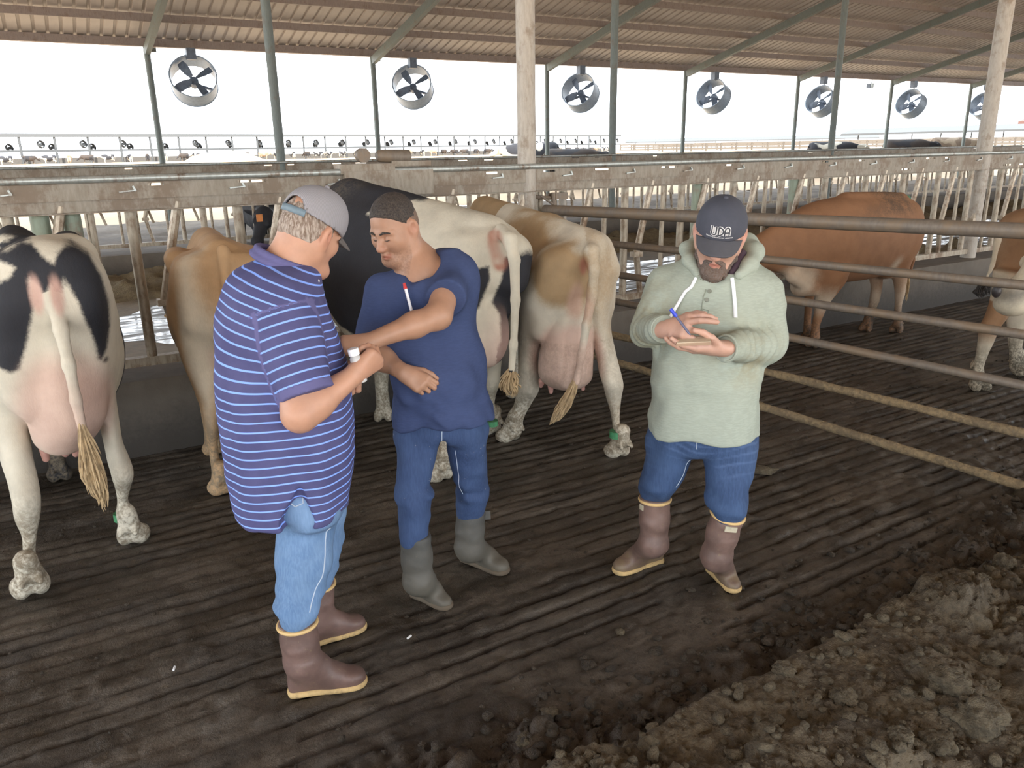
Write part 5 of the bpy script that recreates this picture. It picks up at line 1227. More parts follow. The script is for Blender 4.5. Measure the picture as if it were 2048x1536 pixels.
def cap_brim(Hd, mat, parent, lift=0.0, length=.075, droop=.35, z0=.036, wd=.078):
    q = Hd.sc; V = []; n, m_ = 24, 10
    for lay in (0, 1):
        for i in range(n+1):
            a = (i/n-.5)*2; y = a*wd
            x0 = -.012+.113*math.sqrt(max(0, 1-(y/.095)**2))*.97; ext = length*math.sqrt(max(0, 1-abs(a)**3.2))
            for j in range(m_+1):
                x = x0+ext*j/m_; V.append(Hd.w(x, y, z0+lift-.028*(a*a)-droop*(x-x0)-.0+(.0035 if lay == 0 else 0)-.15*(x-x0)**2/length))
    N = (n+1)*(m_+1); F = []
    for i in range(n):
        for j in range(m_):
            a = i*(m_+1)+j; F += [(a, a+m_+1, a+m_+2, a+1), (N+a, N+a+1, N+a+m_+2, N+a+m_+1)]
        a = i*(m_+1)+m_; F.append((a, a+m_+1, N+a+m_+1, N+a))
        a = i*(m_+1); F.append((a, N+a, N+a+m_+1, a+m_+1))
    for i in (0, n):
        for j in range(m_): a = i*(m_+1)+j; F.append((a, a+1, N+a+1, N+a))
    return mesh_obj('cap_brim', V, F, mat, parent, True)
cp = cap_crown(H, M_MESH, root, True, .12, .0); cap_brim(H, M_BRIM, cp, 0, .072, .3, .034)
m = MB(); m.tube([H.w(-.012-.112*math.cos(a), .09*math.sin(a), .042) for a in np.linspace(-.55, .55, 12)], .004, 6)
V = []; nn = 14
for dz in (-.011, .011):
    for a in np.linspace(-.62, .62, nn): V.append(H.w(-.012-.1135*math.cos(a), .094*math.sin(a), .043+dz))
for dz in (-.011, .011):
    for a in np.linspace(-.62, .62, nn): V.append(H.w(-.012-.1105*math.cos(a), .091*math.sin(a), .043+dz))
F = []
for i in range(nn-1): F += [(i, i+1, nn+i+1, nn+i), (2*nn+i, 3*nn+i, 3*nn+i+1, 2*nn+i+1), (nn+i, nn+i+1, 3*nn+i+1, 3*nn+i), (i, 2*nn+i, 2*nn+i+1, i+1)]
st_ = mesh_obj('cap_strap', V, F, M_STRAP, cp, True)
# hair below the cap
M_GHAIR = NT('grey_hair'); t = M_GHAIR; hn = t.noise(160, 3, .6, t.co('Object', (1, 1, .12))); t.base(t.mix(t.rng(hn, .35, .65), (.16, .11, .08), (.42, .36, .31))).rough(.8); t.bump(hn, .6, .006); M_GHAIR = t.m
def hair_fn(Hd, s, low, front, back_low): pass
c = SDF(); q = H.sc; c.ell(H.w(-.02, 0, .03), np.array((.098, .083, .095))*q, H.B, k=.01); c.ell(H.w(-.04, 0, -.015), np.array((.075, .077, .065))*q, H.B, k=.02)
c.disp = lambda P: .004*vnoise(P, 120, 3)
pl = H.w(.03, 0, 0); c.fn(lambda P: (P-H.w(.045, 0, 0))@(H.f+.35*H.u), pl, 3, k=.01, sign=0); c.fn(lambda P: -((P-H.w(-.06, 0, -.045))@nrm(H.u+.18*H.f)), pl, 3, k=.01, sign=0)
c.fn(lambda P: (P-H.w(0, 0, .105))@H.u, pl, 3, k=.01, sign=0)
for e in (-1, 1): c.ell(H.w(.0, e*.088, -.012), np.array((.026, .022, .045))*q, H.B, k=.005, sign=-1)
sdf_obj('hair', c, .0052, M_GHAIR, root)
# polo shirt
t = NT('striped_polo'); sv = t.attr('stripe'); fr = t.math('FRACT', sv); n = t.noise(10, 4, .6)
mk = t.math('MULTIPLY', t.rng(fr, .40, .44), t.rng(fr, .575, .615, 1, 0)); basec = t.mix(t.rng(n, .3, .7), (.088, .088, .20), (.07, .07, .17))
c_ = t.mix(mk, basec, (.24, .40, .95)); c_ = t.mix(t.attr('plain'), c_, (.12, .115, .25)); t.base(c_).rough(.85).set('Specular IOR Level', .2); t.bump(t.noise(220, 2, .5), .15, .002); M_POLO = t.m
s = SDF()
G.loft(s, [(516, 515, 585, 0, .06), (528, 484, 622, 0, .12), (547, 457, 640, 0, .165), (577, 441, 648, 0, .205), (610, 431, 656, 0, .23), (650, 427, 668, 0, .23), (700, 427, 686, 0, .225), (760, 430, 698, 0, .225), (830, 437, 704, 0, .23), (890, 444, 706, 0, .23), (940, 451, 706, 0, .225), (985, 461, 698, 0, .22), (1012, 468, 693, 0, .22)], .2, k=.03, endk=.012, n=2.25)
se0, se1 = G.p(556, 606, .155), G.p(616, 785, .262); ad = nrm(se1-se0)
s.cap(se0, se1+ad*.05, .094, .08, k=.06, cut=[(se1, ad)]); f0, f1 = G.p(560, 612, -.16), G.p(622, 740, -.24); s.cap(f0, f1+nrm(f1-f0)*.05, .09, .08, k=.04, cut=[(f1, nrm(f1-f0))])
s.ell(G.p(575, 520, .0), (.075, .075, .06), k=.015, sign=-1)
s.cap(G.p(600, 980, .215), G.p(596, 1045, .215), .004, .06, k=.01, sign=-1)
def polo_disp(P):
    z = P[:, 2]; t1 = np.stack([P@G.u*1.0, P@G.v*.9, z*.35], 1)
    r = .010*vnoise(t1, 12, 3)*sstep(z, 1.4, 1.0)+.005*vnoise(np.stack([P@G.u+z*.6, P@G.v, z*.9], 1), 17, 8)
    arm = np.exp(-((P@G.u-(G.p(555, 700)@G.u))**2)/.004)*np.exp(-((z-1.22)/.1)**2); return r+.004*vnoise(np.stack([P@G.u*.8+z, P@G.v, z], 1), 22, 5)*arm
s.disp = polo_disp
def armt(P): L = np.linalg.norm(se1-se0); tt = (P-se0)@ad; d = np.linalg.norm(P-se0-np.clip(tt, 0, L)[:, None]*ad, axis=1); return tt, d
def stripe(P):
    z = P[:, 2]; x = (P-G.C)@G.u; k = .42*sstep(z, 1.15, 1.5); tor = z+k*x+.010*vnoise(np.stack([P@G.u, P@G.v, z*.3], 1), 7, 3)
    tt, d = armt(P); arm = (d < .108-.012*np.clip(tt, 0, .4))&(tt > .03)&(((P-se0)@(-G.v) > -.035))
    return np.where(arm, (-tt+.0)/.032+50, tor/.0315)
po = sdf_obj('polo_shirt', s, .0068, M_POLO, root, {'stripe': stripe, 'plain': lambda P: np.maximum(((np.abs(armt(P)[1]-(.108-.012*np.clip(armt(P)[0], 0, .4))) < .003)&(armt(P)[0] > .02)&(((P-se0)@(-G.v)) > -.042)).astype(float), np.maximum(((np.abs(armt(P)[0]-.03) < .003)&(armt(P)[1] < .115)&(((P-se0)@(-G.v)) > -.042)).astype(float), ((armt(P)[0] > np.linalg.norm(se1-se0)-.026)&(armt(P)[1] < .1)).astype(float)))})
c = SDF(); cn = nrm(ZV*.9+G.u*.42-G.v*.05); cc = G.p(570, 522, .0)
cu_, cv_ = nrm(np.cross(cn, G.v)), None; cv_ = np.cross(cn, cu_)
for i in range(30):
    a0, a1 = 6.2832*i/30, 6.2832*(i+1)/30
    def ring(a): return cc+.098*(math.cos(a)*cu_)+.098*math.sin(a)*cv_
    c.cap(ring(a0)+cn*.012, ring(a1)+cn*.012, .0085, .0085, k=.01); c.cap(ring(a0)*1-cn*.012+(ring(a0)-cc)*.07, ring(a1)-cn*.012+(ring(a1)-cc)*.07, .0085, .0085, k=.014)
M_COLLAR = cloth('plain_blue_collar', (.115, .11, .24), (.1, .095, .21)); sdf_obj('collar', c, .006, M_COLLAR, po)
mesh_obj('collar_button', *ico(G.p(636, 562, .1), .006), simple('pearl_button', (.5, .5, .55), .3, .1), po)
# jeans
M_DEN1 = denim('light_blue_denim', (.088, .165, .305), (.135, .225, .37)); s = SDF()
G.loft(s, [(940, 515, 690, 0, .2), (985, 530, 692, 0, .205), (1012, 552, 688, 0, .2), (1035, 556, 684, 0, .17)], .16, k=.03, endk=.05)
G.loft(s, [(975, 552, 672, .02, .11), (1020, 556, 674, .04, .105), (1060, 555, 672, .06, .1), (1100, 552, 668, .08, .095), (1140, 548, 663, .1, .09), (1175, 545, 656, .11, .088), (1205, 547, 646, .12, .085), (1228, 553, 638, .13, .075), (1244, 557, 632, .13, .066)], .1, k=.03, endk=.02)
G.loft(s, [(985, 600, 690, -.1, .1), (1060, 606, 690, -.14, .09), (1110, 612, 684, -.16, .085), (1145, 618, 672, -.18, .08), (1170, 622, 658, -.19, .068)], .09, k=.03, endk=.02)
def jean_disp(zb, amp=1.0):
    def f(P): z = P[:, 2]; w_ = np.exp(-((z-zb)/.09)**2); return amp*(.008*vnoise(np.stack([P[:, 0], P[:, 1], z*.8], 1), 14, 3)+.016*w_*vnoise(np.stack([P[:, 0]*.35, P[:, 1]*.35, z+.25*P[:, 0]], 1), 26, 7))
    return f
s.disp = jean_disp(.44); je = sdf_obj('jeans', s, .0078, M_DEN1, root, {'fade': lambda P: .35*sstep(P@G.u, G.p(560, 1100)@G.u, G.p(640, 1100)@G.u)*sstep(vnoise(P, 6, 4), -.6, .4)})
seam_on(je, s, [G.p(648, 1035, .135), G.p(649, 1070, .135), G.p(646, 1110, .15), G.p(640, 1150, .16), G.p(630, 1190, .185), G.p(622, 1225, .2)], M_SEAM)
seam_on(je, s, [G.p(568, 1012, .22), G.p(586, 1019, .22), G.p(606, 1010, .22), G.p(603, 985, .22)], M_SEAM, 'pocket_seam')
# white shirt tail
m = MB(); a = [G.p(484, 988, .1), G.p(499, 987, .12), G.p(496, 1004, .12), G.p(488, 998, .11)]; b = [p-G.v*-.01 for p in a]; m.add(a+b, [(0, 1, 2, 3), (7, 6, 5, 4), (0, 4, 5, 1), (1, 5, 6, 2), (2, 6, 7, 3), (3, 7, 4, 0)]); m.build('undershirt_tail', simple('white_cotton', (.75, .75, .75), .9, .05), root)
# boots
b1, bx = boot(root, atz(578, 1390, 0), atz(734, 1366, 0), G.p(594, 1240, .13), .069, M_BBOOT, M_SOLE, M_TRIM, mid=G.p(604, 1322, .135), rank=.058)
b2, bx = boot(root, atz(606, 1296, 0), atz(732, 1254, 0), G.p(636, 1160, -.19), .066, M_BBOOT, M_SOLE, M_TRIM, mid=G.p(634, 1240, -.2), rank=.056)
MB2 = simple('pale_scratch', (.45, .36, .3), .8, .1)
# bottle in the fist
bt = empty('medicine_bottle', G.p(716, 760, .235), 'small white-capped bottle held in the fist of the man in the striped polo', 'bottle')
axb = nrm(G.p(706, 694, .19)-G.p(722, 752, .19)); b0 = G.p(716, 736, .19)
MB().tube([b0-axb*.05, b0-axb*.048, b0+axb*.035, b0+axb*.045], [.016, .019, .019, .014], 20).build('bottle_body', simple('clear_grey_plastic', (.5, .5, .5), .3, .1), bt, True)
MB().tube([b0+axb*.045, b0+axb*.047, b0+axb*.066, b0+axb*.069], [.016, .0185, .0185, .0165], 24).build('bottle_cap', simple('white_plastic', (.85, .87, .9), .3, .03), bt, True)

# ------------------------------------------------------------------ man in the blue T-shirt
G = Figure(880, 800, 3.14); root = empty('person', (*atz(900, 1185, 0)[:2], 0), 'crew-cut man in a plain navy T-shirt and grey rubber boots, one arm reaching across', 'person')
SK2 = skin_mat('tan_skin', (.43, .24, .155), (.42, .18, .12))
H = Head(G.p(789, 459, .03), nrm(-G.u*.56-G.v*.74-ZV*.37), nrm(ZV*.96-G.u*.04), 1.0)
sk = SDF(); H.skin(sk, 1.15, 1.12, 1.12); H.neck(sk, G.p(838, 545, .02), .064, .075); sk.cap(G.p(845, 520, -.02), G.p(868, 540, -.02), .06, .07, k=.05)
sk.cap(G.p(800, 590, 0), G.p(900, 560, -.02), .065, .065, k=.05); sk.cap(G.p(838, 545, .04), G.p(822, 585, .075), .055, .05, k=.04); sk.cap(G.p(850, 580, 0), G.p(880, 800, 0), .11, .11, k=.08)
sh, el, wr = G.p(908, 535, .06), G.p(876, 632, .28), G.p(736, 684, .43)
sk.cap(sh, el, .058, .05, k=.03); sk.cap(el, el+(wr-el)*.35, .047, .047, k=.03); sk.cap(el+(wr-el)*.35, wr, .047, .031, k=.03, flat=(ZV, .95))
hand(sk, wr, nrm(G.p(690, 690, .47)-wr), nrm(ZV*.75-G.v*.65), -1, [(25, 45, 25), (30, 50, 30), (35, 50, 30), (40, 50, 30)], [(.8, .5, -.3), (.85, .2, -.5), (.8, -.1, -.6)], 1.0, .05)
sh, el, wr = G.p(768, 590, .02), G.p(748, 706, .1), G.p(806, 744, .24)
sk.cap(sh, el, .055, .048, k=.03); sk.cap(el, el+(wr-el)*.35, .047, .045, k=.03); sk.cap(el+(wr-el)*.35, wr, .045, .03, k=.03)
tp2, th2 = hand(sk, wr, nrm(G.p(850, 770, .27)-wr), nrm(-G.v*.85+ZV*.45-G.u*.1), -1, [(34, 48, 30), (40, 55, 35), (46, 60, 38), (52, 62, 40)], [(.85, .45, -.1), (.95, .15, -.3), (.95, -.1, -.25)], 1.0, .04)
sdf_obj('body', sk, .0046, SK2, root, skat(H, True)); H.eyes(root)
# hair: cropped, faded sides
M_BHAIR = NT('cropped_black_hair'); t = M_BHAIR; hn = t.noise(190, 3, .6); t.base(t.mix(t.rng(hn, .3, .7), (.022, .018, .016), (.07, .055, .045))).rough(.75); t.bump(hn, .5, .005); M_BHAIR = t.m
c = SDF(); q = H.sc; c.ell(H.w(-.014, 0, .049), np.array((.1035, .081, .0915))*q, H.B, k=.01); c.disp = lambda P: .0028*vnoise(P, 140, 3)
pl = H.c; c.fn(lambda P: -((P-H.w(.0, 0, .016))@nrm(H.u-H.f*.95)), pl, 3, k=.006, sign=0);
for e in (-1, 1): c.ell(H.w(.085, e*.07, .075), np.array((.022, .028, .03))*q, H.B, k=.01, sign=-1)
sdf_obj('hair', c, .0046, M_BHAIR, root)
c = SDF(); c.ell(H.w(-.018, 0, .035), np.array((.0995, .0795, .0895))*q, H.B, k=.01); c.ell(H.w(-.045, 0, -.0), np.array((.07, .072, .07))*q, H.B, k=.02)
c.fn(lambda P: (P-H.w(.0, 0, .08))@H.u, pl, 3, k=.008, sign=0); c.fn(lambda P: (P-H.w(.035, 0, .03))@nrm(H.f+.2*H.u), pl, 3, k=.01, sign=0); c.fn(lambda P: -((P-H.w(-.05, 0, -.03))@nrm(H.u+.1*H.f)), pl, 3, k=.01, sign=0)
for e in (-1, 1): c.ell(H.w(-.005, e*.088, -.008), np.array((.03, .03, .046))*q, H.B, k=.004, sign=-1)
M_FADE = simple('faded_short_hair', (.21, .135, .098), .8, .35, 150, c2=(.14, .095, .07)); sdf_obj('hair_fade', c, .0048, M_FADE, root)
for e in (-1, 1):
    MB().tube([H.w(.0985, e*.012, .0265), H.w(.097, e*.03, .0335), H.w(.083, e*.052, .026)], [.0035, .0052, .002], 8).build('eyebrow', M_BHAIR, root, True)
for e in (-1, 1): MB().tube([H.w(.0935, e*.017, -.0005), H.w(.0925, e*.031, -.0025), H.w(.083, e*.047, .0)], [.001, .0019, .001], 6).build('eyelashes', M_BHAIR, root, True)
M_TEE = cloth('navy_tshirt', (.05, .071, .158), (.042, .06, .135)); s = SDF()
G.loft(s, [(500, 868, 918, -.02, .07), (515, 838, 940, -.02, .11), (535, 796, 948, 0, .13), (555, 768, 951, 0.01, .145), (585, 752, 953, .02, .155), (620, 750, 955, .02, .16), (660, 754, 958, .02, .165), (700, 768, 963, .03, .175), (740, 781, 969, .04, .185), (780, 786, 975, .04, .18), (810, 788, 979, .04, .175), (834, 789, 981, .04, .17)], .16, k=.03, endk=.012, n=2.3)
a0, a1 = G.p(912, 546, .03), G.p(893, 594, .22); ad = nrm(a1-a0); s.cap(a0, a1+ad*.03, .078, .074, k=.06, cut=[(a1, ad)])
c0, c1 = G.p(766, 585, .01), G.p(744, 684, .075); cdv = nrm(c1-c0); s.cap(c0, c1+cdv*.03, .076, .07, k=.04, cut=[(c1, cdv)])
s.ell(G.p(838, 524, .05), (.085, .09, .075), k=.012, sign=-1); s.cap(G.p(834, 535, .13), G.p(812, 572, .165), .06, .02, k=.015, sign=-1)
def tee_disp(P):
    z = P[:, 2]; a = np.stack([P@G.u*.9+z*.55, P@G.v, z*.55-P@G.u*.2], 1); fold = 1-np.abs(vnoise(np.stack([P@G.u*.7+z*.7, P@G.v, z*.5-P@G.u*.3], 1), 9, 12))*2; return .011*vnoise(a, 12, 3)+.007*vnoise(a, 24, 6)*sstep(z, 1.25, .95)-.008*fold*sstep(z, 1.3, 1.0)+.009*np.exp(-((z-.93)/.06)**2)*vnoise(np.stack([P@G.u*.4, P@G.v*.4, z], 1), 28, 9)
s.disp = tee_disp; te = sdf_obj('tshirt', s, .0068, M_TEE, root)
M_DEN2 = denim('dark_blue_denim', (.026, .05, .125), (.036, .067, .155), .8); s = SDF()
G.loft(s, [(780, 800, 970, .03, .14), (820, 793, 973, .03, .145), (850, 791, 974, .03, .14), (880, 792, 975, .03, .12)], .14, k=.03, endk=.05)
G.loft(s, [(850, 790, 884, .03, .12), (890, 791, 876, .05, .108), (930, 793, 868, .07, .1), (970, 794, 862, .09, .094), (1000, 796, 863, .1, .09), (1030, 797, 860, .11, .08), (1066, 799, 858, .12, .068), (1085, 802, 857, .12, .06)], .1, k=.025, endk=.02)
G.loft(s, [(850, 884, 976, .02, .12), (890, 893, 974, 0, .108), (930, 903, 974, -.03, .1), (965, 910, 974, -.05, .094), (990, 913, 973, -.07, .088), (1015, 914, 971, -.09, .074), (1032, 915, 966, -.1, .064)], .1, k=.025, endk=.02)
s.cap(G.p(886, 890, .2), G.p(888, 880, -.2), .012, .012, k=.02, sign=-1); s.disp = jean_disp(.5)
je = sdf_obj('jeans', s, .0078, M_DEN2, root, {'fade': lambda P: np.zeros(len(P))}); seam_on(je, s, [G.p(887, 838, .175), G.p(884, 858, .172), G.p(883, 880, .155)], M_SEAM); seam_on(je, s, [G.p(906, 905, .105), G.p(912, 945, .07), G.p(915, 990, .03)], M_SEAM, r=.0014)
boot(root, atz(826, 1190, 0), atz(884, 1213, 0)+V3(.02, -.05, 0), G.p(831, 1068, .12), .067, M_GBOOT, M_GSOLE, None, mid=G.p(836, 1160, .12), rank=.06)
bb, bx = boot(root, atz(925, 1118, 0), atz(1008, 1148, 0)+V3(.01, -.02, 0), G.p(941, 1022, -.1), .068, M_GBOOT, M_GSOLE, None, mid=G.p(938, 1095, -.1), rank=.06)
MB().obox(G.p(975, 1030, -.1), G.u*.014, G.v*.004, ZV*.022).build('boot_loop', M_GBOOT, bb)
# white stick with a red tip in his collar, and a syringe in his hand
th = empty('thermometer', G.p(812, 595, .2), 'slim white stick with a red tip hanging from the V-neck of the navy T-shirt', 'thermometer')
MB().tube([G.p(811, 577, .205), G.p(824, 625, .215)], [.006, .006], 10).build('stick', simple('white_stick', (.82, .83, .86), .4, .04), th, True); MB().tube([G.p(808, 566, .2), G.p(811, 578, .205)], [.005, .008], 10).build('red_tip', simple('red_plastic', (.55, .04, .04), .4, .1), th, True)
sy = empty('syringe', G.p(855, 778, .3), 'tiny syringe with a shiny tip in the right hand of the crew-cut man', 'syringe')
tt = (tp2[0]+th2)/2; MB().tube([tt+ZV*.035, tt-ZV*.03], .0055, 10).build('barrel', simple('clear_plastic', (.55, .5, .55), .2, .1), sy, True); MB().tube([tt-ZV*.03, tt-ZV*.036, tt-ZV*.045, tt-ZV*.058], [.0035, .005, .004, .0012], 10).build('needle_hub', simple('bright_metal', (.8, .82, .85), .2, .05, metal=1), sy, True)

# ------------------------------------------------------------------ bearded man in the hoodie
G = Figure(1410, 800, 3.15); root = empty('person', (*atz(1360, 1170, 0)[:2], 0), 'bearded man in a pale green hooded shirt and dark cap, writing in a small notebook', 'person')
SK3 = skin_mat('fair_skin', (.55, .33, .25), (.55, .24, .18))
H = Head(G.p(1439, 471, .115), nrm(-G.v*.92-ZV*.40-G.u*.06), nrm(ZV*.95-G.v*.3-G.u*.0-0*ZV+G.u*.1), 1.04)
sk = SDF(); H.skin(sk, 1.0, 1.1, 1.1); H.neck(sk, G.p(1440, 545, -.02), .068, .08)
sk.cap(G.p(1368, 590, 0), G.p(1496, 594, 0), .065, .065, k=.05); sk.cap(G.p(1420, 600, 0), G.p(1410, 830, 0), .13, .13, k=.08)
shR, elR, wrR = G.p(1334, 574, .0), G.p(1290, 658, .12), G.p(1330, 659, .33)
sk.cap(shR*.8+elR*.2, elR, .05, .044, k=.03); sk.cap(elR, wrR, .044, .03, k=.03)
tp3, th3 = hand(sk, wrR+nrm(wrR-elR)*.012, nrm(G.p(1386, 649, .42)-wrR), nrm(-G.v*.8+ZV*.55), -1, [(18, 34, 22), (8, 22, 14), (44, 52, 35), (52, 58, 40)], [(.8, .5, -.2), (.95, .2, -.25), (.95, -.05, -.3)], 1.16, .07, 1.08)
shL, elL, wrL = G.p(1523, 580, .0), G.p(1540, 690, .1), G.p(1446, 697, .35)
sk.cap(shL*.8+elL*.2, elL, .052, .046, k=.03); sk.cap(elL, wrL, .046, .031, k=.03)
tp4, th4 = hand(sk, wrL+nrm(wrL-elL)*.012, nrm(G.p(1366, 697, .40)-wrL), nrm(-ZV*.92-G.v*.3), 1, [(10, 16, 10), (10, 18, 12), (16, 22, 15), (22, 26, 15)], [(.6, .62, -.4), (.85, .1, -.5), (.95, -.15, -.25)], 1.14, .04, 1.08)
sdf_obj('body', sk, .0046, SK3, root, skat(H)); H.eyes(root)
# beard and moustache
M_BEARD = NT('brown_grey_beard'); t = M_BEARD; hn = t.noise(150, 4, .7); z_ = t.noise(12, 3, .6); t.base(t.mix(t.rng(hn, .3, .7), t.mix(t.rng(z_, .4, .6), (.065, .048, .04), (.16, .10, .07)), (.2, .16, .14))).rough(.9); t.bump(hn, .9, .008); M_BEARD = t.m
c = SDF(); q = H.sc
for e in (-1, 1):
    c.cap(H.w(.022, e*.064, -.025), H.w(.026, e*.061, -.07), .008*q, .012*q, k=.02); c.cap(H.w(.028, e*.058, -.075), H.w(.07, e*.026, -.115), .016*q, .024*q, k=.03); c.cap(H.w(.101, e*.004, -.0525), H.w(.088, e*.031, -.068), .0075*q, .008*q, k=.01); c.cap(H.w(.087, e*.032, -.068), H.w(.077, e*.032, -.1), .009*q, .014*q, k=.015)
c.cap(H.w(.086, 0, -.108), H.w(.083, 0, -.165), .027*q, .018*q, k=.03); c.cap(H.w(.083, -.018, -.12), H.w(.08, -.018, -.162), .02*q, .012*q, k=.02); c.cap(H.w(.083, .018, -.12), H.w(.08, .02, -.158), .02*q, .012*q, k=.02)
c.ell(H.w(.104, 0, -.0715), np.array((.03, .0225, .0085))*q, H.B, k=.006, sign=-1)
c.cap(H.w(.104, 0, -.089), H.w(.104, 0, -.096), .008*q, .008*q, k=.01)
c.disp = lambda P: .005*vnoise(P, 75, 3)+.004*vnoise(P, 160, 5)
bd_ = sdf_obj('beard', c, .0048, M_BEARD, root)
m = MB(); r_ = random.Random(5)
for i in range(420):
    y = r_.uniform(-.04, .04); z = r_.uniform(-.165, -.09); x = .08+.03*math.sqrt(max(0, 1-(y/.05)**2)); a = H.w(x-.012, y, z); dv = H.f*r_.uniform(.0, .012)+H.l*r_.gauss(0, .008)-H.u*r_.uniform(.012, .028); m.tube([a, a+dv*.6+H.f*.006, a+dv], [.0014, .0011, .0003], 3, False)
m.build('beard_strands', M_BEARD, bd_, True)
M_CAP = simple('dark_slate_cap', (.062, .066, .088), .85, .15, 14, bump=.1, c2=(.05, .055, .075)); cp = cap_crown(H, M_CAP, root, False, .0, .0, rz=.104); br = cap_brim(H, simple('charcoal_cap_brim', (.072, .072, .084), .85, .12, 20), cp, .0, .07, .36, .041, .084)
m = MB(); m.tube([H.w(-.012+.1155*math.cos(a), .0955*math.sin(a), .038) for a in np.linspace(-1.1, 1.1, 24)], .0022, 6); m.build('brim_seam', simple('cap_seam', (.04, .042, .055), .9, .1), cp, True)
# embroidered letters: strokes wrapped on the crown
def on_cap(x, z, out=0.0):
    "x to the viewer's right, z up along the crown front (metres)"
    y = .1*math.sin(x*.84/.098); return np.array([y, .06+z*.8, out])
def to_crown(V):
    "slides letter points along the face direction until they lie on the crown, then lifts them by their third number"
    V = np.asarray(V, float); lo = np.full(len(V), .05); hi = np.full(len(V), .2)
    f = lambda x: H.c+H.sc*(x[:, None]*H.f+V[:, :1]*H.l+V[:, 1:2]*H.u)
    for _ in range(22):
        mid = (lo+hi)/2; ins = np.zeros(len(V), bool); P = f(mid); d = CROWN_E(P); ins = d < 0; lo = np.where(ins, mid, lo); hi = np.where(ins, hi, mid)
    P = f(hi); g = nrm(H.f*.95+H.u*.3); return P+(V[:, 2:3])*g
def CROWN_E(P):
    "outer crown only (ellipsoids), solid"
    q_ = H.sc; e = SDF(); e.ell(H.w(-.012, 0, .045), np.array((.113, .093, .104))*q_, H.B, k=.01); e.ell(H.w(.03, 0, .06), np.array((.07, .07, .084))*q_, H.B, k=.04); return e.eval(P)
def stroke(m, pts, w_, out):
    pts = [np.array(p, float) for p in pts]; P = []
    for a, b in zip(pts[:-1], pts[1:]):
        n = max(1, int(np.linalg.norm(b-a)/.003)); P += [a+(b-a)*i/n for i in range(n)]
    P.append(pts[-1]); L = []; N = len(P)
    for i, p in enumerate(P):
        d = nrm(P[min(i+1, N-1)]-P[max(i-1, 0)]); nn_ = np.array([-d[1], d[0]]); L.append((p+nn_*w_/2, p-nn_*w_/2))
    v = []; f = []
    for i, (a, b) in enumerate(L):
        v += [on_cap(a[0], a[1], out), on_cap(b[0], b[1], out), on_cap(b[0], b[1], .0), on_cap(a[0], a[1], .0)]
        if i: o_ = (i-1)*4; f += [(o_, o_+4, o_+5, o_+1), (o_+1, o_+5, o_+6, o_+2), (o_+3, o_+2, o_+6, o_+7), (o_, o_+3, o_+7, o_+4)]
    f += [(0, 1, 2, 3), (4*N-1, 4*N-2, 4*N-3, 4*N-4)]; m.add(to_crown(v), f)
def arc(cx, cy, rx, ry, a0, a1, n=14): return [(cx+rx*math.cos(math.radians(a0+(a1-a0)*i/n)), cy+ry*math.sin(math.radians(a0+(a1-a0)*i/n))) for i in range(n+1)]
Lh = .040; x0 = -.035
U_ = [(x0, Lh), (x0, .012)]+arc(x0+.0095, .011, .0095, .0085, 180, 360)+[(x0+.019, Lh)]
xd = x0+.029; D_ = [[(xd, .003), (xd, Lh-.003)], [(xd, Lh-.003)]+arc(xd+.002, .02, .0175, .0172, 85, -85)+[(xd, .003)]]
xa = xd+.026; A_ = [[(xa, .0), (xa, .024)]+arc(xa+.0095, .024, .0095, .0135, 180, 0)+[(xa+.019, .0)], [(xa, .0155), (xa+.019, .0155)]]
M_WHITE = simple('white_embroidery', (.8, .8, .8), .7, .05); M_NAVY = simple('dark_embroidery', (.045, .048, .06), .8, .1); M_SILV = simple('silver_grey_fill', (.5, .48, .47), .7, .05)
for nm, st_, fill in (('letter_u', [U_], [[(x0+.0095, .036), (x0+.0095, .012)]]), ('letter_d', D_, [[(xd+.008, .034), (xd+.008, .006)]]), ('letter_a', A_, [[(xa+.0095, .030), (xa+.0095, .021)], [(xa+.0095, .011), (xa+.0095, .001)]])):
    m = MB()
    for p in st_: stroke(m, p, .0115, .0016)
    o = m.build(nm, M_WHITE, cp); m = MB()
    for p in st_: stroke(m, p, .006, .0026)
    m.build('letter_core', M_NAVY, o); m = MB()
    for p in fill: stroke(m, p, .0075, .0012)
    m.build('letter_fill', M_SILV, o)
def text_on_cap(txt, size, zc, mat, parent, name):
    cu = bpy.data.curves.new('txt', 'FONT'); cu.body = txt; cu.size = size; cu.align_x = 'CENTER'; cu.fill_mode = 'FRONT'; cu.resolution_u = 2; cu.offset = size*.02; cu.small_caps_scale = .75
    for i, ch in enumerate(txt): cu.body_format[i].use_small_caps = True
    to = bpy.data.objects.new('txt', cu); COL.objects.link(to); dg = bpy.context.evaluated_depsgraph_get(); dg.update(); me = bpy.data.meshes.new_from_object(to.evaluated_get(dg)); bpy.data.objects.remove(to)
    V = to_crown([on_cap(v.co.x*.98, v.co.y+zc, .0016) for v in me.vertices]); F = [tuple(p.vertices) for p in me.polygons]; mesh_obj(name, V, F, mat, parent, False)
text_on_cap('United Dairymen of Arizona', .0098, -.0115, M_WHITE, cp, 'cap_lettering')
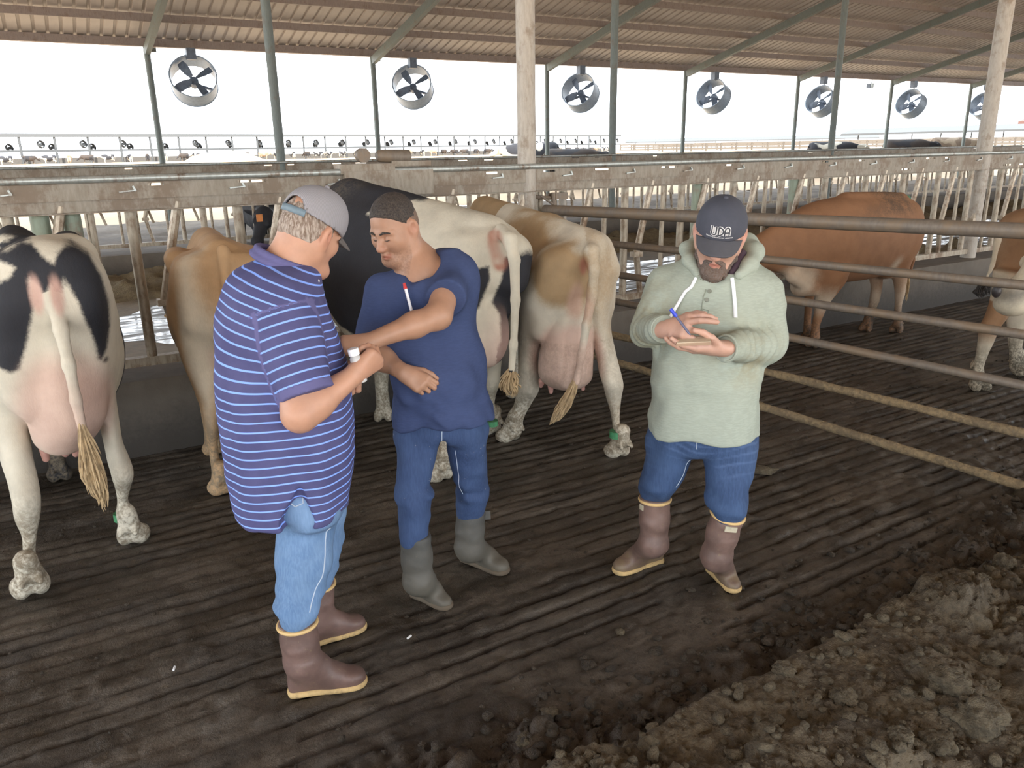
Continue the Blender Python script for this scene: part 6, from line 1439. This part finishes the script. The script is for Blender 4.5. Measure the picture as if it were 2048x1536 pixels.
# hooded shirt
M_HOOD = cloth('pale_green_knit', (.355, .395, .335), (.315, .35, .295), 5, (.29, .26, .165)); s = SDF()
G.loft(s, [(508, 1385, 1496, -.03, .1), (525, 1358, 1516, -.02, .13), (548, 1330, 1535, 0, .155), (580, 1312, 1546, .01, .17), (620, 1302, 1550, .02, .185), (660, 1306, 1540, .03, .2), (700, 1308, 1531, .04, .21), (750, 1304, 1524, .04, .215), (800, 1300, 1519, .04, .21), (835, 1298, 1518, .04, .205), (858, 1298, 1518, .04, .2)], .19, k=.03, endk=.012, n=2.3)
e0 = nrm(wrR-elR); s.chain([shR, elR], [.08, .066], k=.05); s.cap(elR, wrR+e0*.0, .066, .047, k=.03, cut=[(wrR-e0*.012, e0)])
e1 = nrm(wrL-elL); s.chain([shL, elL], [.082, .068], k=.05); s.cap(elL, wrL, .068, .048, k=.03, cut=[(wrL-e1*.012, e1)])
s.ell(G.p(1436, 520, .06), (.085, .1, .07), k=.02, sign=-1); s.cap(G.p(1434, 545, .17), G.p(1425, 568, .22), .045, .015, k=.02, sign=-1)
def hood_disp(P):
    z = P[:, 2]; a = np.stack([P@G.u*.8-z*.3, P@G.v, z*.7], 1); r = .010*vnoise(a, 11, 3)+.005*vnoise(a, 23, 9)-.007*(1-np.abs(vnoise(np.stack([P@G.u*.6+z*.5, P@G.v, z*.8], 1), 8, 14))*2)
    for el_, wr_, sh_ in ((elR, wrR, shR), (elL, wrL, shL)):
        tt = (P-el_)@nrm(wr_-el_); d = np.linalg.norm(P-el_-np.clip(tt, 0, .3)[:, None]*nrm(wr_-el_), axis=1); w_ = np.exp(-(np.maximum(d-.07, 0)/.03)**2)*sstep(tt, -.05, .05); r = r+.0055*w_*np.sin(tt*170+6*vnoise(P, 9, 4))*(.6+.6*vnoise(P, 14, 5))
    return r
s.disp = hood_disp
def stain3(P): return np.clip(.8*np.exp(-((P-elR-G.u*.0)**2).sum(1)/.02)+.9*np.exp(-((P-(elL*.5+wrL*.5)+ZV*.04)**2).sum(1)/.015)+.5*np.exp(-((P-shR-V3(0, 0, -.1))**2).sum(1)/.02), 0, .8)
HSD = s; hs = sdf_obj('hooded_shirt', s, .007, M_HOOD, root, {'stain': stain3})
# hood lying round the neck
c = SDF(); hp = [G.p(1395, 548, .13), G.p(1378, 520, .07), G.p(1374, 498, -.02), G.p(1400, 486, -.12), G.p(1445, 486, -.16), G.p(1492, 490, -.12), G.p(1508, 505, -.03), G.p(1500, 530, .07), G.p(1478, 550, .14)]
c.chain(hp, [.018, .024, .028, .04, .05, .046, .038, .03, .02], k=.03); c.disp = lambda P: .003*vnoise(P, 22, 3); sdf_obj('hood', c, .0068, M_HOOD, hs, {'stain': lambda P: np.zeros(len(P))})
# cuffs and hem bands
for w0, e_, r_ in ((wrR, e0, .049), (wrL, e1, .05)):
    a = np.cross(e_, ZV); a = nrm(a); b = np.cross(e_, a)
    MB().tube([w0-e_*.016+r_*(math.cos(6.2832*i/28)*a+math.sin(6.2832*i/28)*b) for i in range(29)], .005, 8, False).build('cuff', M_HOOD, hs, True)
# drawstrings, placket, buttons
M_CORD = simple('white_drawstring', (.82, .84, .86), .8, .05); 
MB().tube([snap(HSD, q_, .006)[0] for q_ in (G.p(1390, 534, .19), G.p(1382, 560, .205), G.p(1366, 585, .215), G.p(1347, 614, .225))], .0065, 8).build('drawstring', M_CORD, hs, True)
MB().tube([snap(HSD, q_, .006)[0] for q_ in (G.p(1468, 538, .185), G.p(1470, 570, .208), G.p(1473, 605, .222), G.p(1471, 634, .23))], .0075, 8).build('drawstring', M_CORD, hs, True)
M_BTN = simple('grey_green_button', (.2, .21, .17), .4, .2)
for x, y, o in ((1419, 576, .212), (1412, 600, .224)):
    pb, g_ = snap(HSD, G.p(x, y, o), .0005); MB().tube([pb, pb+g_*.004], [.0085, .0075], 16).build('button', M_BTN, hs, True)
M_GSEAM = simple('dark_green_seam', (.24, .265, .21), .9, .1); seam_on(hs, HSD, [G.p(1410, 568, .205), G.p(1404, 600, .221), G.p(1399, 630, .232)], M_GSEAM, 'placket_seam', .002)  # seam lines in a darker green than the knit
sq = [G.p(1400, 617, .229), G.p(1415, 620, .229), G.p(1413, 634, .233), G.p(1398, 631, .233), G.p(1400, 617, .229), G.p(1413, 634, .233)]; seam_on(hs, HSD, sq, M_GSEAM, 'placket_box', .0016)
# dark undershirt at the neck
c = SDF(); c.cap(G.p(1464, 545, .12), G.p(1484, 508, .03), .018, .02, k=.02); sdf_obj('undershirt', c, .008, simple('dark_plum_cotton', (.06, .035, .05), .9, .1), root)
M_DEN3 = denim('blue_denim', (.024, .051, .122), (.037, .073, .16)); s = SDF()
G.loft(s, [(815, 1304, 1512, .03, .16), (850, 1297, 1515, .03, .165), (880, 1296, 1515, .03, .15), (905, 1296, 1513, .03, .12)], .16, k=.03, endk=.05)
G.loft(s, [(870, 1294, 1404, .03, .135), (905, 1293, 1388, .04, .12), (935, 1287, 1378, .05, .11), (960, 1281, 1364, .05, .1), (978, 1278, 1352, .04, .09), (1000, 1282, 1340, .03, .066)], .11, k=.025, endk=.02)
G.loft(s, [(870, 1404, 1514, .03, .135), (905, 1404, 1513, .05, .12), (940, 1407, 1506, .08, .11), (970, 1412, 1500, .1, .1), (1000, 1416, 1497, .11, .092), (1022, 1422, 1493, .11, .08), (1040, 1428, 1488, .11, .066)], .11, k=.025, endk=.02)
s.disp = jean_disp(.46, 1.1)
def fade3(P): z = P[:, 2]; return .5*sstep(np.sin((z+.06*vnoise(P, 6, 3))*150)+.7*vnoise(P, 9, 4), .5, 1.2)*sstep(z, .6, .68)*sstep(z, .82, .78)
je = sdf_obj('jeans', s, .0078, M_DEN3, root, {'fade': fade3}); seam_on(je, s, [G.p(1397, 852, .2), G.p(1394, 875, .185), G.p(1392, 890, .165)], M_SEAM, r=.0016); seam_on(je, s, [G.p(1380, 912, .12), G.p(1368, 945, .12), G.p(1350, 972, .13)], M_SEAM, r=.0014)
bl1, ax1 = boot(root, atz(1322, 1122, 0), atz(1228, 1150, 0), G.p(1310, 992, .035), .068, M_BBOOT2, M_SOLE, M_TRIM, mid=G.p(1308, 1086, .04), rank=.058)
bl2, ax2 = boot(root, atz(1420, 1140, 0), atz(1474, 1190, 0), G.p(1457, 1024, .115), .07, M_BBOOT2, M_SOLE, M_TRIM, mid=G.p(1432, 1112, .1), rank=.059)
M_LBL = simple('worn_cream_label', (.5, .45, .33), .8, .25, 40)
for o_, tp_, ax_, rr_, a_, w_ in ((bl1, G.p(1310, 992, .035), ax1, .068, -.95, .014), (bl2, G.p(1457, 1024, .115), ax2, .07, .3, .026)):
    n_ = nrm(G.u*math.sin(a_)-G.v*math.cos(a_)); n_ = nrm(n_-ax_*(n_@ax_)); MB().obox(tp_-ax_*.042+n_*rr_, np.cross(ax_, n_)*w_, n_*.003, ax_*.0125).build('boot_label', M_LBL, o_)
# notebook and pen
nb = empty('notebook', G.p(1390, 684, .43), 'small tan notebook lying open on the palm of the bearded man', 'notebook')
nc = G.p(1388, 682, .435); ex = nrm(G.u*.98+ZV*.09); ey = nrm(G.v*.99+ZV*.06); ez = np.cross(ex, ey)
MB().obox(nc, ex*.062, ey*.04, ez*.005).build('notebook_cover', simple('tan_card', (.4, .27, .18), .7, .15), nb); MB().obox(nc+ez*.0062, ex*.06, ey*.038, ez*.0015).build('notebook_page', simple('cream_paper', (.62, .52, .38), .8, .08), nb)
pe = empty('ballpoint_pen', G.p(1365, 645, .42), 'blue-ended ballpoint pen between the fingers of the bearded man', 'pen')
pa, pb_ = G.p(1341, 618, .43), G.p(1352, 632, .435); pt = pa+(pb_-pa)*3.3-G.v*.01; MB().tube([pa, pb_, pb_+nrm(pb_-pa)*.003], [.0065, .007, .0055], 12).build('pen_cap', simple('bright_blue_plastic', (.04, .07, .6), .35, .1), pe, True); MB().tube([pb_, pt, pt+nrm(pt-pb_)*.012], [.0048, .0048, .001], 10).build('pen_barrel', simple('smoke_plastic', (.12, .13, .22), .3, .1), pe, True)
# ================================================================== SMALL THINGS ON THE GROUND
def clod_mesh(r, seed, sub=3, flat=.65, rough=.45):
    V, F = ico((0, 0, 0), 1.0, sub); n = fbm(V, 1.3, 3, seed); n2 = fbm(V, 4.5, 3, seed+7); V = V*(1+rough*n*.6+.22*n2)[:, None]*r; V[:, 2] *= flat; return V, F
def bank_h(x, y): return float(mound_z(np.array([[x, y, 0.]]))[0][0])
def lane_h(x, y): return float(lane_z(np.array([[x, y, 0.]]))[0][0])
M_CLOD = dirt_mat('crumbly_clod', (.075, .058, .036), (.17, .135, .085), .95, 16, .9)
M_DCLOD = dirt_mat('dark_wet_clod', (.03, .022, .014), (.07, .05, .03), .6, 16, .9)
big = [(1958, 1434, .075, 'largest pale clod near the lower right corner of the dried bank'), (1900, 1375, .062, 'angular pale clod above the largest clod on the dried bank'), (1975, 1362, .045, 'round pale clod near the right edge of the dried bank'), (1880, 1480, .05, 'flat-topped clod at the bottom right of the dried bank'),
       (1985, 1310, .04, 'small clod on the upper right of the dried bank'), (1800, 1490, .036, 'small crumbly clod left of the flat-topped clod'), (1570, 1325, .038, 'yellowish crumbly clod on the edge of the dried bank'), (1690, 1385, .04, 'brown clod in the middle of the dried bank'), (2010, 1120, .05, 'pale clod at the far end of the dried bank'), (1965, 1150, .035, 'low clod on the rim near the far end of the dried bank')]
for i, (px, py, r, lb) in enumerate(big):
    p = atz(px, py, .14); V, F = clod_mesh(r, 200+i*11, 4, .62); z = bank_h(p[0], p[1])
    o = mesh_obj('dirt_clod', V+np.array([p[0], p[1], z+r*.18]), F, M_CLOD, None, True, origin=(p[0], p[1], z)); tag(o, lb, 'clod', 'clods on the dried bank')
o_ = atz(1524, 941, 0.02); V, F = clod_mesh(.06, 402, 4, .5); V = V*np.array([.62, 1.5, .8]); a = .9; Rz = np.array([[math.cos(a), -math.sin(a), 0], [math.sin(a), math.cos(a), 0], [0, 0, 1]])
o = mesh_obj('dirt_clod', V@Rz.T+o_, F, M_CLOD, None, True, origin=o_); tag(o, 'long pale clod lying on the grooved floor behind the bearded man', 'clod')
for i, (px, py, r, lb) in enumerate([(1098, 1428, .028, 'orange brown clod on the wet floor beside the dried bank'), (1175, 1325, .03, 'dark clod on the floor left of the dried bank'), (1240, 1262, .02, 'tiny brown clod on the floor below the bearded man'), (1050, 1500, .03, 'dark clod at the bottom of the picture beside the bank edge')]):
    p = atz(px, py, .01); z = lane_h(p[0], p[1]); V, F = clod_mesh(r, 300+i*9, 3, .6); o = mesh_obj('dirt_clod', V+np.array([p[0], p[1], z+r*.2]), F, M_CLOD if i != 1 else M_DCLOD, None, True, origin=(p[0], p[1], z)); tag(o, lb, 'clod', 'clods on the floor')
def crumbs(name, n, region, hf, mat, rs, seed, label):
    r = np.random.RandomState(seed); base = [clod_mesh(1.0, 500+k*13, 2, .7) for k in range(6)]; VV = []; FF = []; off = 0
    for i in range(n):
        x, y = region(r); rad = rs[0]*(rs[1]/rs[0])**(r.rand()**2.2); V, F = base[i % 6]; a = r.rand()*6.28; c, s_ = math.cos(a), math.sin(a)
        W = V*rad*(0.75+.5*r.rand(3)); W = np.stack([W[:, 0]*c-W[:, 1]*s_, W[:, 0]*s_+W[:, 1]*c, W[:, 2]], 1)
        VV.append((W, x, y, rad)); FF.append(np.array(F)+off); off += len(V)
    P = np.array([[x, y, 0.] for _, x, y, _ in VV]); Z = hf(P)[0]
    V = np.concatenate([W+np.array([x, y, z+rad*.25]) for (W, x, y, rad), z in zip(VV, Z)]); o = mesh_obj(name, V, np.concatenate(FF), mat, None, True, origin=(P[:, 0].mean(), P[:, 1].mean(), 0)); tag(o, label, 'crumbs', kind='stuff')
def reg_bank(r):
    while True:
        x, y = r.uniform(.7, 5.0), r.uniform(.75, 1.66)
        if vnoise(np.array([[x, y, 0.]]), 2.1, 5)[0]+r.uniform(-.7, .7) > -.1: return x, y
crumbs('manure_crumbs', 2600, reg_bank, mound_z, M_CLOD, (.004, .026), 3, 'loose crumbs of dried manure scattered over the bank')
def reg_edge(r): x = r.uniform(.2, 5.5); return x, 1.66+abs(r.normal(0, .22))
crumbs('wet_manure_crumbs', 1300, reg_edge, lane_z, M_DCLOD, (.005, .024), 4, 'dark wet manure crumbs along the foot of the bank')
def reg_floor(r): x = r.uniform(-1.5, 8); return x, r.uniform(1.75, 5.2)
crumbs('floor_crumbs', 1500, reg_floor, lane_z, M_DCLOD, (.003, .011), 5, 'small dark manure crumbs scattered over the grooved floor')
M_CHALK = simple('white_chalk', (.8, .8, .8), .8, .04)
for px, py, L, a, lb in ((349, 1341, .012, 1.2, 'small white stick lying on the dark floor left of the striped man'), (819, 1283, .013, .5, 'thin white sliver on the dark floor between the grey and brown boots')):
    p = atz(px, py, .004); z = lane_h(p[0], p[1])+.008; d = V3(math.cos(a), math.sin(a), 0); c = V3(p[0], p[1], z); o = MB().tube([c-d*L, c-d*L*.9, c+d*L*.9, c+d*L], [.003, .0045, .0045, .003], 8).build('chalk_stick', M_CHALK, None, True, origin=c); tag(o, lb, 'chalk')
